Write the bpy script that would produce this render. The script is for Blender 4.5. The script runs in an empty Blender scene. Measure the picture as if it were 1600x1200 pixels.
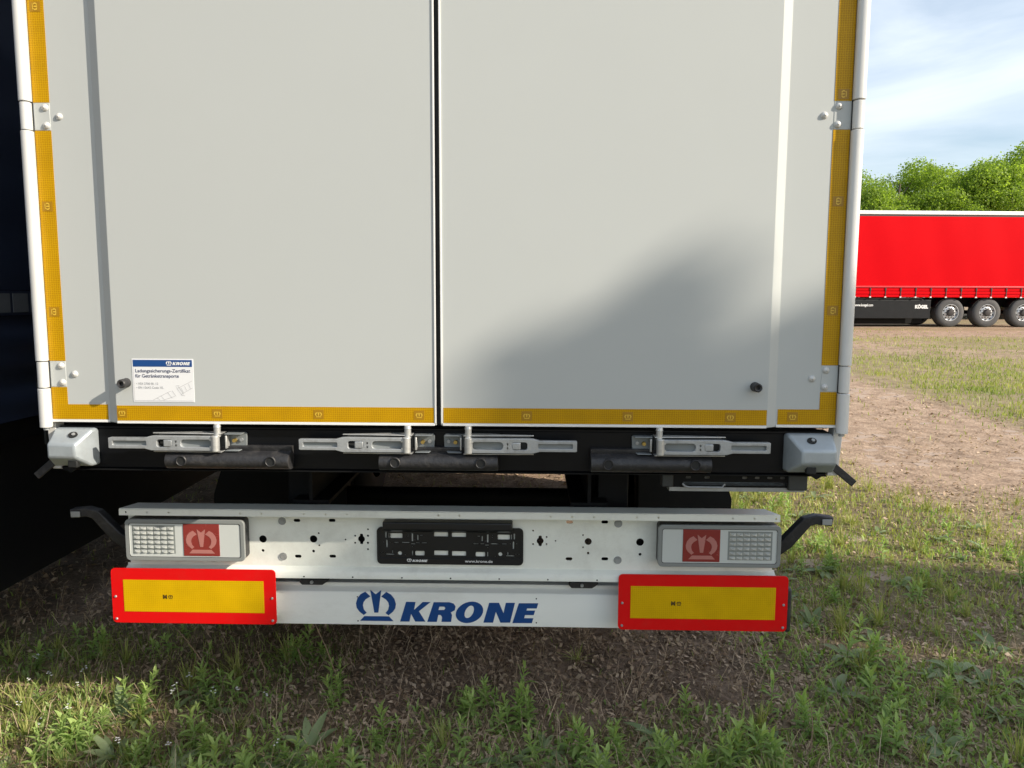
import bpy, bmesh, math, random
import numpy as np
from mathutils import Vector, Matrix

random.seed(7)
rng = np.random.default_rng(11)
scene = bpy.context.scene
COL = scene.collection
R = math.radians

# ------------------------------------------------------------------ camera
FPX = 1200.0                                   # focal length in px of the 1600 px wide photograph
CAM = np.array([0.28, -2.33, 1.55])
_p, _y, _r = R(6.49), R(1.35), R(0.218)
_fw = np.array([-math.sin(_y) * math.cos(_p), math.cos(_y) * math.cos(_p), -math.sin(_p)])
_rt = np.array([math.cos(_y), math.sin(_y), 0.0])
_up = np.cross(_rt, _fw)
_rt, _up = math.cos(_r) * _rt + math.sin(_r) * _up, -math.sin(_r) * _rt + math.cos(_r) * _up
cam_d = bpy.data.cameras.new('camera')
cam = bpy.data.objects.new('camera', cam_d)
COL.objects.link(cam)
cam_d.sensor_fit = 'HORIZONTAL'
cam_d.sensor_width = 36.0
cam_d.lens = 36.0 * FPX / 1600.0
cam_d.clip_start = 0.05
cam_d.clip_end = 4000
M3 = Matrix((_rt, _up, -_fw)).transposed()
cam.matrix_world = Matrix.Translation(Vector(CAM)) @ M3.to_4x4()
scene.camera = cam


def PX(px, py, Y=0.0):
    """pixel of the photograph -> (X, Z) on the upright plane at depth Y"""
    d = _fw + _rt * (px - 800) / FPX + _up * (600 - py) / FPX
    q = CAM + d * (Y - CAM[1]) / d[1]
    return q[0], q[2]


def GP(px, py, z=0.0):
    d = _fw + _rt * (px - 800) / FPX + _up * (600 - py) / FPX
    q = CAM + d * (z - CAM[2]) / d[2]
    return q[0], q[1]


# ------------------------------------------------------------------ sky and sun
SUN = Vector((2.2, -1.0, 1.27)).normalized()
sun_el = math.asin(SUN.z)
sun_az = math.atan2(SUN.x, SUN.y)              # clockwise from +Y
world = bpy.data.worlds.new('World')
scene.world = world
world.use_nodes = True
wn, wl = world.node_tree.nodes, world.node_tree.links
wn.clear()
w_out = wn.new('ShaderNodeOutputWorld')
w_bg = wn.new('ShaderNodeBackground')
w_bg.inputs['Strength'].default_value = 0.132
sky = wn.new('ShaderNodeTexSky')
sky.sky_type = 'NISHITA'
sky.sun_disc = False
sky.sun_elevation = sun_el
sky.sun_rotation = sun_az
sky.air_density = 1.1
sky.dust_density = 1.3
sky.ozone_density = 1.6
# thin high cloud
tc = wn.new('ShaderNodeTexCoord')
mp = wn.new('ShaderNodeMapping')
mp.inputs['Scale'].default_value = (1.0, 1.0, 3.2)
mp.inputs['Rotation'].default_value = (0.1, 0.15, 0.7)
nz = wn.new('ShaderNodeTexNoise')
nz.inputs['Scale'].default_value = 2.3
nz.inputs['Detail'].default_value = 7
nz.inputs['Roughness'].default_value = 0.55
nz.inputs['Distortion'].default_value = 0.5
cr = wn.new('ShaderNodeValToRGB')
cr.color_ramp.elements[0].position = 0.40
cr.color_ramp.elements[0].color = (0.16, 0.16, 0.16, 1)
cr.color_ramp.elements[1].position = 0.68
cr.color_ramp.elements[1].color = (0.85, 0.85, 0.85, 1)
mx = wn.new('ShaderNodeMix')
mx.data_type = 'RGBA'
mx.inputs['B'].default_value = (6.0, 6.5, 7.0, 1)
wl.new(tc.outputs['Generated'], mp.inputs['Vector'])
wl.new(mp.outputs['Vector'], nz.inputs['Vector'])
wl.new(nz.outputs['Fac'], cr.inputs['Fac'])
wl.new(cr.outputs['Color'], mx.inputs['Factor'])
wl.new(sky.outputs['Color'], mx.inputs['A'])
wl.new(mx.outputs['Result'], w_bg.inputs['Color'])
wl.new(w_bg.outputs['Background'], w_out.inputs['Surface'])

sun_d = bpy.data.lights.new('sun', 'SUN')
sun_d.energy = 4.6
sun_d.angle = R(0.53)
sun_d.color = (1.0, 0.90, 0.76)
sun_o = bpy.data.objects.new('sun', sun_d)
COL.objects.link(sun_o)
sun_o.rotation_euler = SUN.to_track_quat('Z', 'Y').to_euler()
sun_o.location = (30, -14, 18)

vs = scene.view_settings
vs.view_transform = 'Standard'
vs.look = 'None'
vs.exposure = 0.45
vs.gamma = 1.0
vs.use_curve_mapping = False
scene.render.engine = 'CYCLES'
scene.cycles.max_bounces = 6
scene.cycles.transparent_max_bounces = 4

# ------------------------------------------------------------------ materials
MATS = {}


def _nodes(name):
    m = bpy.data.materials.new(name)
    m.use_nodes = True
    nt = m.node_tree
    b = nt.nodes['Principled BSDF']
    MATS[name] = m
    return m, nt, nt.nodes, nt.links, b


def mat(name, col, rough=0.5, metal=0.0, var=0.12, scale=6.0, bump=0.0, bscale=60.0, dirt=None, dirt_amt=0.0,
        dirt_scale=3.0, spec=0.5, coat=0.0, rvar=0.1, stretch=(1, 1, 1)):
    m, nt, N, L, b = _nodes(name)
    tcn = N.new('ShaderNodeTexCoord')
    mpn = N.new('ShaderNodeMapping')
    mpn.inputs['Scale'].default_value = stretch
    L.new(tcn.outputs['Object'], mpn.inputs['Vector'])
    n1 = N.new('ShaderNodeTexNoise')
    n1.inputs['Scale'].default_value = scale
    n1.inputs['Detail'].default_value = 6
    n1.inputs['Roughness'].default_value = 0.6
    L.new(mpn.outputs['Vector'], n1.inputs['Vector'])
    hs = N.new('ShaderNodeMix')
    hs.data_type = 'RGBA'
    c = Vector(col[:3])
    hs.inputs['A'].default_value = (*(c * (1 - var)), 1)
    hs.inputs['B'].default_value = (*[min(1, v) for v in c * (1 + var)], 1)
    L.new(n1.outputs['Fac'], hs.inputs['Factor'])
    out = hs.outputs['Result']
    if dirt is not None:
        n2 = N.new('ShaderNodeTexNoise')
        n2.inputs['Scale'].default_value = dirt_scale
        n2.inputs['Detail'].default_value = 9
        n2.inputs['Roughness'].default_value = 0.72
        L.new(mpn.outputs['Vector'], n2.inputs['Vector'])
        rp = N.new('ShaderNodeMapRange')
        rp.inputs['From Min'].default_value = 0.5
        rp.inputs['From Max'].default_value = 0.78
        rp.inputs['To Max'].default_value = dirt_amt
        L.new(n2.outputs['Fac'], rp.inputs['Value'])
        dm = N.new('ShaderNodeMix')
        dm.data_type = 'RGBA'
        dm.inputs['B'].default_value = (*dirt, 1)
        L.new(out, dm.inputs['A'])
        L.new(rp.outputs['Result'], dm.inputs['Factor'])
        out = dm.outputs['Result']
    L.new(out, b.inputs['Base Color'])
    rr = N.new('ShaderNodeMapRange')
    rr.inputs['To Min'].default_value = max(0.02, rough - rvar)
    rr.inputs['To Max'].default_value = min(1, rough + rvar)
    L.new(n1.outputs['Fac'], rr.inputs['Value'])
    L.new(rr.outputs['Result'], b.inputs['Roughness'])
    b.inputs['Metallic'].default_value = metal
    b.inputs['Specular IOR Level'].default_value = spec
    b.inputs['Coat Weight'].default_value = coat
    if bump > 0:
        n3 = N.new('ShaderNodeTexNoise')
        n3.inputs['Scale'].default_value = bscale
        n3.inputs['Detail'].default_value = 5
        L.new(mpn.outputs['Vector'], n3.inputs['Vector'])
        bp = N.new('ShaderNodeBump')
        bp.inputs['Strength'].default_value = bump
        bp.inputs['Distance'].default_value = 0.01
        L.new(n3.outputs['Fac'], bp.inputs['Height'])
        L.new(bp.outputs['Normal'], b.inputs['Normal'])
    return m


mat('door_white', (0.485, 0.508, 0.497), 0.6, var=0.025, scale=1.6, dirt=(0.42, 0.41, 0.37), dirt_amt=0.07, dirt_scale=1.7,
    bump=0.015, bscale=1.4, spec=0.3)
mat('trim_white', (0.80, 0.80, 0.78), 0.3, var=0.03)
mat('post_white', (0.68, 0.68, 0.66), 0.32, var=0.04, dirt=(0.45, 0.42, 0.36), dirt_amt=0.35, dirt_scale=9, stretch=(1, 1, .2))
mat('panel_white', (0.84, 0.86, 0.79), 0.4, var=0.04, scale=2.5, dirt=(0.33, 0.31, 0.25), dirt_amt=0.4, dirt_scale=5)
mat('beam_white', (0.86, 0.87, 0.82), 0.36, var=0.03, dirt=(0.36, 0.34, 0.29), dirt_amt=0.35, dirt_scale=6, stretch=(.4, 1, 1))
mat('black_paint', (0.0035, 0.004, 0.0055), 0.4, var=0.3, dirt=(0.02, 0.018, 0.016), dirt_amt=0.3, dirt_scale=7, spec=.22)
mat('chassis_black', (0.005, 0.0055, 0.006), 0.6, var=0.3, dirt=(0.02, 0.018, 0.016), dirt_amt=0.4, dirt_scale=5, spec=.2)
mat('rubber', (0.024, 0.024, 0.026), 0.5, var=0.25, bump=0.25, bscale=90, dirt=(0.13, 0.12, 0.11), dirt_amt=0.5, dirt_scale=22)
mat('gasket_hole_dark', (0.012, 0.013, 0.013), 0.7, var=0.2)  # also blackens mock holes and recesses, their inner shade put into colour
mat('galvanised', (0.40, 0.445, 0.47), 0.45, metal=0.35, var=0.16, scale=18, bump=0.06, bscale=40,
    dirt=(0.22, 0.22, 0.2), dirt_amt=0.35, dirt_scale=14)
mat('zinc', (0.40, 0.42, 0.43), 0.42, metal=0.4, var=0.15, scale=25, bump=0.08, bscale=120, dirt=(0.12, 0.11, 0.10),
    dirt_amt=0.5, dirt_scale=30)
mat('zinc_light', (0.56, 0.565, 0.55), 0.38, metal=0.55, var=0.12, scale=25, dirt=(0.16, 0.14, 0.12), dirt_amt=0.4, dirt_scale=30)
mat('zinc_web', (0.22, 0.24, 0.245), 0.5, metal=0.2, var=0.15, scale=25)  # darker zinc inside lever and bracket, recess shade put into the colour
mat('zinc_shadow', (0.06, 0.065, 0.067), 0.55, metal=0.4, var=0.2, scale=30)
mat('brass', (0.50, 0.36, 0.11), 0.4, metal=0.8, var=0.1)
mat('rivet', (0.62, 0.62, 0.60), 0.35, metal=0.15, var=0.05)
mat('logo_blue', (0.008, 0.062, 0.235), 0.32, var=0.05)
mat('print_white', (0.80, 0.81, 0.80), 0.45, var=0.03)
mat('print_dim', (0.30, 0.31, 0.31), 0.5, var=0.05)
mat('print_navy', (0.04, 0.05, 0.12), 0.5, var=0.03)
mat('print_grey', (0.42, 0.43, 0.44), 0.5, var=0.03)
mat('print_brown', (0.075, 0.040, 0.004), 0.5, var=0.03)
mat('sticker_white', (0.80, 0.81, 0.82), 0.3, var=0.02)
mat('plate_black', (0.010, 0.011, 0.013), 0.35, var=0.2)
mat('lamp_clear', (0.58, 0.61, 0.59), 0.18, var=0.05, coat=0.6)
mat('lamp_frame', (0.24, 0.255, 0.25), 0.3, var=0.06)
mat('lamp_red', (0.25, 0.03, 0.027), 0.25, var=0.06, coat=0.4)
mat('lamp_pink', (0.46, 0.18, 0.16), 0.3, var=0.05, coat=0.4)
mat('led_cell', (0.74, 0.77, 0.75), 0.15, metal=0.5, var=0.2, scale=60)
mat('led_gap', (0.22, 0.24, 0.23), 0.4, var=0.2)
mat('grommet', (0.30, 0.31, 0.30), 0.5, var=0.15)
mat('red_sheet', (0.72, 0.005, 0.006), 0.4, var=0.05, spec=.2, dirt=(0.25, 0.10, 0.06), dirt_amt=0.12, dirt_scale=18)
mat('red_tarp', (0.62, 0.0012, 0.006), 0.55, var=0.05, scale=1.2, bump=0.25, bscale=0.9, spec=.05)
mat('red_rave', (0.62, 0.03, 0.04), 0.4, var=0.08)
mat('rail_white', (0.78, 0.78, 0.77), 0.4, var=0.05)
mat('navy_tarp', (0.028, 0.038, 0.070), 0.33, var=0.2, scale=2, bump=0.2, bscale=2)
mat('navy_band', (0.17, 0.18, 0.19), 0.5, var=0.25, scale=30)
mat('tyre', (0.075, 0.075, 0.076), 0.8, var=0.15, bump=0.1, bscale=40, dirt=(0.16, 0.14, 0.12), dirt_amt=0.5, dirt_scale=3)
mat('wheel_shade', (0.007, 0.007, 0.0075), 0.85, var=0.2)  # tyre copy with the deep shade under the trailers put into its colour
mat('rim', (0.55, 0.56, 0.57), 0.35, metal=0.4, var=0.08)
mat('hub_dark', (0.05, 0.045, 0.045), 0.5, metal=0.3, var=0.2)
mat('skirt_black', (0.010, 0.011, 0.013), 0.4, var=0.2, spec=.3)
mat('trailer_side', (0.10, 0.11, 0.13), 0.5, var=0.1)
mat('bark', (0.12, 0.095, 0.07), 0.9, var=0.35, scale=8, bump=0.6, bscale=20)
mat('straw', (0.34, 0.25, 0.15), 0.8, var=0.25, scale=20)
mat('dry_stalk', (0.30, 0.21, 0.14), 0.8, var=0.2, scale=20)
mat('petal_white', (0.80, 0.80, 0.77), 0.6, var=0.03)
mat('cable', (0.05, 0.055, 0.055), 0.35, var=0.1)


def tape_mat(name, base, hi, cell):
    """retro-reflective sheeting: honeycomb cells"""
    m, nt, N, L, b = _nodes(name)
    t = N.new('ShaderNodeTexCoord')
    sx = N.new('ShaderNodeSeparateXYZ')
    L.new(t.outputs['Object'], sx.inputs[0])
    cx = N.new('ShaderNodeCombineXYZ')
    L.new(sx.outputs['X'], cx.inputs['X'])
    L.new(sx.outputs['Z'], cx.inputs['Y'])
    v = N.new('ShaderNodeTexVoronoi')
    v.voronoi_dimensions = '2D'
    v.feature = 'DISTANCE_TO_EDGE'
    v.inputs['Scale'].default_value = cell
    v.inputs['Randomness'].default_value = 0.25
    L.new(cx.outputs[0], v.inputs['Vector'])
    rp = N.new('ShaderNodeValToRGB')
    rp.color_ramp.elements[0].position = 0.02
    rp.color_ramp.elements[0].color = (*hi, 1)
    rp.color_ramp.elements[1].position = 0.13
    rp.color_ramp.elements[1].color = (*base, 1)
    L.new(v.outputs['Distance'], rp.inputs['Fac'])
    n = N.new('ShaderNodeTexNoise')
    n.inputs['Scale'].default_value = 14
    n.inputs['Detail'].default_value = 4
    L.new(t.outputs['Object'], n.inputs['Vector'])
    mr = N.new('ShaderNodeMapRange')
    mr.inputs['To Min'].default_value = 0.82
    mr.inputs['To Max'].default_value = 1.15
    L.new(n.outputs['Fac'], mr.inputs['Value'])
    mm = N.new('ShaderNodeMix')
    mm.data_type = 'RGBA'
    mm.blend_type = 'MULTIPLY'
    mm.inputs['Factor'].default_value = 1
    L.new(rp.outputs['Color'], mm.inputs['A'])
    L.new(mr.outputs['Result'], mm.inputs['B'])
    L.new(mm.outputs['Result'], b.inputs['Base Color'])
    b.inputs['Roughness'].default_value = 0.33
    b.inputs['Specular IOR Level'].default_value = 0.2
    bp = N.new('ShaderNodeBump')
    bp.inputs['Strength'].default_value = 0.25
    bp.inputs['Distance'].default_value = 0.002
    L.new(v.outputs['Distance'], bp.inputs['Height'])
    L.new(bp.outputs['Normal'], b.inputs['Normal'])


tape_mat('tape_yellow', (0.44, 0.228, 0.0004), (0.62, 0.37, 0.004), 150)
tape_mat('board_yellow', (0.62, 0.365, 0.0006), (0.74, 0.48, 0.006), 150)
mat('tape_mark', (0.36, 0.185, 0.0004), 0.4, var=0.05)
mat('tape_crown', (0.68, 0.44, 0.04), 0.4, var=0.05)


def leaf_mat(name, dark, light, trans=0.35, rough=0.5):
    """leaf colour per leaf from the attribute 'tint' (0..1)"""
    m, nt, N, L, b = _nodes(name)
    a = N.new('ShaderNodeAttribute')
    a.attribute_name = 'tint'
    r = N.new('ShaderNodeMix')
    r.data_type = 'RGBA'
    r.inputs['A'].default_value = (*dark, 1)
    r.inputs['B'].default_value = (*light, 1)
    L.new(a.outputs['Fac'], r.inputs['Factor'])
    L.new(r.outputs['Result'], b.inputs['Base Color'])
    b.inputs['Roughness'].default_value = rough
    b.inputs['Specular IOR Level'].default_value = 0.3
    tr = N.new('ShaderNodeBsdfTranslucent')
    tm = N.new('ShaderNodeMix')
    tm.data_type = 'RGBA'
    tm.blend_type = 'MULTIPLY'
    tm.inputs['Factor'].default_value = 1
    tm.inputs['B'].default_value = (1.5, 1.6, 0.7, 1)
    L.new(r.outputs['Result'], tm.inputs['A'])
    L.new(tm.outputs['Result'], tr.inputs['Color'])
    ms = N.new('ShaderNodeMixShader')
    ms.inputs['Fac'].default_value = trans
    L.new(b.outputs[0], ms.inputs[1])
    L.new(tr.outputs[0], ms.inputs[2])
    L.new(ms.outputs[0], N['Material Output'].inputs['Surface'])


leaf_mat('tree_leaf', (0.14, 0.22, 0.03), (0.34, 0.44, 0.08), 0.5)
leaf_mat('tree_leaf_dark', (0.07, 0.125, 0.015), (0.16, 0.24, 0.03), 0.4)
leaf_mat('grass', (0.19, 0.26, 0.06), (0.50, 0.48, 0.19), 0.35)
leaf_mat('weed', (0.19, 0.31, 0.085), (0.42, 0.53, 0.18), 0.35, 0.5)
leaf_mat('weed_dull', (0.18, 0.25, 0.12), (0.36, 0.42, 0.22), 0.3, 0.5)
leaf_mat('litter', (0.20, 0.125, 0.075), (0.70, 0.54, 0.39), 0.1, 0.8)
mat('stem_green', (0.16, 0.24, 0.07), 0.6, var=.2)


def ground_mat():
    m, nt, N, L, b = _nodes('soil')
    t = N.new('ShaderNodeTexCoord')

    def noise(scale, det=8, ro=0.65):
        n = N.new('ShaderNodeTexNoise')
        n.inputs['Scale'].default_value = scale
        n.inputs['Detail'].default_value = det
        n.inputs['Roughness'].default_value = ro
        L.new(t.outputs['Object'], n.inputs['Vector'])
        return n
    big, mid, fine = noise(0.55), noise(4.5), noise(38, 6, .7)
    r1 = N.new('ShaderNodeValToRGB')
    e = r1.color_ramp.elements
    e[0].position, e[0].color = 0.30, (0.26, 0.19, 0.14, 1)
    e[1].position, e[1].color = 0.72, (0.56, 0.43, 0.325, 1)
    e2 = e.new(0.5)
    e2.color = (0.42, 0.31, 0.23, 1)
    L.new(mid.outputs['Fac'], r1.inputs['Fac'])
    r2 = N.new('ShaderNodeValToRGB')
    e = r2.color_ramp.elements
    e[0].position, e[0].color = 0.33, (0.55, 0.53, 0.50, 1)
    e[1].position, e[1].color = 0.68, (1.35, 1.32, 1.28, 1)
    L.new(fine.outputs['Fac'], r2.inputs['Fac'])
    mu = N.new('ShaderNodeMix')
    mu.data_type = 'RGBA'
    mu.blend_type = 'MULTIPLY'
    mu.inputs['Factor'].default_value = 1
    L.new(r1.outputs['Color'], mu.inputs['A'])
    L.new(r2.outputs['Color'], mu.inputs['B'])
    # pale trodden sand on the track, elsewhere darker, trailer shade put into the soil
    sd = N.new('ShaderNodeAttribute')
    sd.attribute_name = 'sand_lit'
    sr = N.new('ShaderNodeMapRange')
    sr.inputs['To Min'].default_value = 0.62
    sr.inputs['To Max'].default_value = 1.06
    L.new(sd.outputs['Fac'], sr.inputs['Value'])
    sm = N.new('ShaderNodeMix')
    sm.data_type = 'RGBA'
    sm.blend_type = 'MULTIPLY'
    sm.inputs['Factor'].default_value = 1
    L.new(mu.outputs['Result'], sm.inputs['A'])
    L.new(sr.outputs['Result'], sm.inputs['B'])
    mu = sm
    # mossy, low growth between the stones
    gm = N.new('ShaderNodeAttribute')
    gm.attribute_name = 'moss'
    mo = N.new('ShaderNodeMix')
    mo.data_type = 'RGBA'
    mo.inputs['B'].default_value = (0.22, 0.215, 0.085, 1)
    ml = N.new('ShaderNodeMath')
    ml.operation = 'MULTIPLY'
    L.new(gm.outputs['Fac'], ml.inputs[0])
    L.new(fine.outputs['Fac'], ml.inputs[1])
    L.new(ml.outputs[0], mo.inputs['Factor'])
    L.new(mu.outputs['Result'], mo.inputs['A'])
    L.new(mo.outputs['Result'], b.inputs['Base Color'])
    b.inputs['Roughness'].default_value = 0.95
    b.inputs['Specular IOR Level'].default_value = 0.15
    bp = N.new('ShaderNodeBump')
    bp.inputs['Strength'].default_value = 0.7
    bp.inputs['Distance'].default_value = 0.02
    L.new(fine.outputs['Fac'], bp.inputs['Height'])
    L.new(bp.outputs['Normal'], b.inputs['Normal'])


ground_mat()
mat('paver', (0.44, 0.335, 0.26), 0.9, var=0.3, scale=7, bump=0.4, bscale=70, dirt=(0.36, 0.265, 0.195), dirt_amt=0.9, dirt_scale=6)

# ------------------------------------------------------------------ helpers


def tag(o, label=None, cat=None, group=None, kind=None):
    if label:
        o['label'] = label
    if cat:
        o['category'] = cat
    if group:
        o['group'] = group
    if kind:
        o['kind'] = kind
    return o


def empty(name, loc=(0, 0, 0), rz=0.0, parent=None):
    o = bpy.data.objects.new(name, None)
    o.empty_display_size = 0.1
    o.location = loc
    o.rotation_euler = (0, 0, rz)
    COL.objects.link(o)
    if parent:
        o.parent = parent
    return o


class MB:
    def __init__(self):
        self.v, self.f = [], []

    def add(self, vs_, fs_):
        n = len(self.v)
        self.v += [tuple(p) for p in vs_]
        self.f += [tuple(i + n for i in f) for f in fs_]
        return self

    def box(self, x0, x1, y0, y1, z0, z1):
        x0, x1 = sorted((x0, x1)); y0, y1 = sorted((y0, y1)); z0, z1 = sorted((z0, z1))
        v = [(x, y, z) for z in (z0, z1) for y in (y0, y1) for x in (x0, x1)]
        return self.add(v, [(0, 2, 3, 1), (4, 5, 7, 6), (0, 1, 5, 4), (2, 6, 7, 3), (0, 4, 6, 2), (1, 3, 7, 5)])

    def prism(self, poly, a0, a1, axis='x'):
        """poly in the two other axes (order x,y,z without axis), extruded a0..a1"""
        def P(u, w, a):
            return {'x': (a, u, w), 'y': (u, a, w), 'z': (u, w, a)}[axis]
        n = len(poly)
        ar = sum(poly[i][0] * poly[(i + 1) % n][1] - poly[(i + 1) % n][0] * poly[i][1] for i in range(n))
        flip = (ar < 0) != (axis == 'y')
        v = [P(u, w, a0) for u, w in poly] + [P(u, w, a1) for u, w in poly]
        fs_ = [tuple(range(n - 1, -1, -1)), tuple(range(n, 2 * n))] + \
            [(i, (i + 1) % n, n + (i + 1) % n, n + i) for i in range(n)]
        if a1 < a0:
            flip = not flip
        if flip:
            fs_ = [tuple(reversed(f)) for f in fs_]
        return self.add(v, fs_)

    def cyl(self, p0, p1, r0, r1=None, seg=20, caps=True):
        r1 = r0 if r1 is None else r1
        p0, p1 = Vector(p0), Vector(p1)
        d = (p1 - p0).normalized()
        a = d.orthogonal().normalized()
        b = d.cross(a)
        v = []
        for p, r in ((p0, r0), (p1, r1)):
            for i in range(seg):
                t = 2 * math.pi * i / seg
                v.append(p + (a * math.cos(t) + b * math.sin(t)) * r)
        fs_ = [(i, (i + 1) % seg, seg + (i + 1) % seg, seg + i) for i in range(seg)]
        if caps:
            fs_ += [tuple(range(seg - 1, -1, -1)), tuple(range(seg, 2 * seg))]
        return self.add(v, fs_)

    def tube(self, pts, r, seg=6):
        pts = [Vector(p) for p in pts]
        rs = r if isinstance(r, (list, tuple)) else [r] * len(pts)
        v, fs_ = [], []
        a = None
        for k, p in enumerate(pts):
            d = (pts[min(k + 1, len(pts) - 1)] - pts[max(k - 1, 0)]).normalized()
            if a is None:
                a = d.orthogonal().normalized()
            a = (a - d * a.dot(d)).normalized()
            b = d.cross(a)
            for i in range(seg):
                t = 2 * math.pi * i / seg
                v.append(p + (a * math.cos(t) + b * math.sin(t)) * rs[k])
        for k in range(len(pts) - 1):
            for i in range(seg):
                j = (i + 1) % seg
                fs_.append((k * seg + i, k * seg + j, (k + 1) * seg + j, (k + 1) * seg + i))
        fs_ += [tuple(range(seg - 1, -1, -1)), tuple(range((len(pts) - 1) * seg, len(pts) * seg))]
        return self.add(v, fs_)

    def lathe(self, prof, axis='y', seg=40, c=(0, 0, 0)):
        """prof: (radius, along) pairs turned about axis"""
        v, fs_ = [], []
        n = len(prof)
        for i in range(seg):
            t = 2 * math.pi * i / seg
            for r, a in prof:
                q = (r * math.cos(t), a, r * math.sin(t)) if axis == 'y' else (a, r * math.cos(t), r * math.sin(t))
                v.append((q[0] + c[0], q[1] + c[1], q[2] + c[2]))
        for i in range(seg):
            j = (i + 1) % seg
            for k in range(n - 1):
                fs_.append((i * n + k, i * n + k + 1, j * n + k + 1, j * n + k))
        return self.add(v, fs_)

    def hull(self, pts):
        bm = bmesh.new()
        for p in pts:
            bm.verts.new(p)
        r = bmesh.ops.convex_hull(bm, input=bm.verts)
        bmesh.ops.delete(bm, geom=[g for g in r.get('geom_interior', []) if isinstance(g, bmesh.types.BMVert)], context='VERTS')
        bmesh.ops.dissolve_limit(bm, angle_limit=0.01, verts=bm.verts, edges=bm.edges)
        bm.verts.index_update()
        self.add([v.co[:] for v in bm.verts], [[v.index for v in f.verts] for f in bm.faces])
        bm.free()
        return self

    def mesh(self, name):
        me = bpy.data.meshes.new(name)
        me.from_pydata(self.v, [], self.f)
        me.update()
        return me

    def build(self, name, m, parent=None, bevel=0.0, smooth=35, loc=None, segs=2):
        me = self.mesh(name)
        bm = bmesh.new()
        bm.from_mesh(me)
        bmesh.ops.recalc_face_normals(bm, faces=bm.faces)
        bm.to_mesh(me)
        bm.free()
        return link(name, me, m, parent, bevel, smooth, loc, segs)


def link(name, me, m, parent=None, bevel=0.0, smooth=35, loc=None, segs=2):
    o = bpy.data.objects.new(name, me)
    COL.objects.link(o)
    if m is not None and not me.materials:
        me.materials.append(MATS[m])
    if smooth:
        me.shade_smooth()
        me.set_sharp_from_angle(angle=R(smooth))
    if bevel:
        md = o.modifiers.new('bevel', 'BEVEL')
        md.width = bevel
        md.segments = segs
        md.limit_method = 'ANGLE'
        md.angle_limit = R(30)
        md.harden_normals = False
    if parent:
        o.parent = parent
    if loc is not None:
        o.location = loc
    return o


def copy_tree(o, parent=None):
    c = o.copy()
    COL.objects.link(c)
    c.parent = parent
    for ch in o.children:
        copy_tree(ch, c)
    return c


def curve_mesh(cu):
    o = bpy.data.objects.new('tmp', cu)
    COL.objects.link(o)
    dg = bpy.context.evaluated_depsgraph_get()
    dg.update()
    me = bpy.data.meshes.new_from_object(o.evaluated_get(dg))
    bpy.data.objects.remove(o)
    return me


def stand(me):
    """mesh drawn in the xy plane -> upright, facing -Y"""
    me.transform(Matrix(((1, 0, 0, 0), (0, 0, -1, 0), (0, 1, 0, 0), (0, 0, 0, 1))))
    me.flip_normals() if False else None
    return me


def flat(loops, depth=0.0, bevel=0.0):
    """loops of (x, z): filled shape with holes, upright in xz, thickness 2*depth about y=0"""
    cu = bpy.data.curves.new('shape', 'CURVE')
    cu.dimensions = '2D'
    cu.fill_mode = 'BOTH'
    cu.extrude = depth
    cu.bevel_depth = bevel
    for lp in loops:
        s = cu.splines.new('POLY')
        s.points.add(len(lp) - 1)
        for p, q in zip(s.points, lp):
            p.co = (q[0], q[1], 0, 1)
        s.use_cyclic_u = True
    me = stand(curve_mesh(cu))
    bpy.data.curves.remove(cu)
    me.materials.clear()
    return me


def text(s, size, bold=0.0, align='LEFT', shear=0.0, depth=0.0, space=1.0):
    cu = bpy.data.curves.new('text', 'FONT')
    cu.body = s
    cu.size = size
    cu.offset = bold
    cu.align_x = align
    cu.shear = shear
    cu.extrude = depth
    cu.space_character = space
    cu.resolution_u = 4
    me = stand(curve_mesh(cu))
    bpy.data.curves.remove(cu)
    me.materials.clear()
    return me


def rrect(x0, x1, z0, z1, r, n=5):
    out = []
    for cx, cz, a0 in ((x1 - r, z1 - r, 0), (x0 + r, z1 - r, 90), (x0 + r, z0 + r, 180), (x1 - r, z0 + r, 270)):
        for i in range(n + 1):
            t = R(a0 + 90 * i / n)
            out.append((cx + r * math.cos(t), cz + r * math.sin(t)))
    return out


def circ(cx, cz, r, n=16):
    return [(cx + r * math.cos(2 * math.pi * i / n), cz + r * math.sin(2 * math.pi * i / n)) for i in range(n)]


# --- the crown emblem and the heavy slanted lettering, drawn in units of its own height
def crown_loops():
    base = [(110, 325), (375, 325), (340, 288), (145, 288)]
    mid = [(195, 83), (238, 117), (282, 83), (256, 260), (224, 260)]
    left = [(155, 98), (118, 118), (92, 150), (80, 190), (86, 225), (105, 252), (140, 280),
            (164, 262), (143, 238), (135, 205), (140, 180), (158, 157), (196, 134)]
    right = [(476 - x, y) for x, y in left]
    return [[((x - 238) / 245.0, (325 - y) / 245.0) for x, y in lp] for lp in (base, mid, left, right)]


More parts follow.
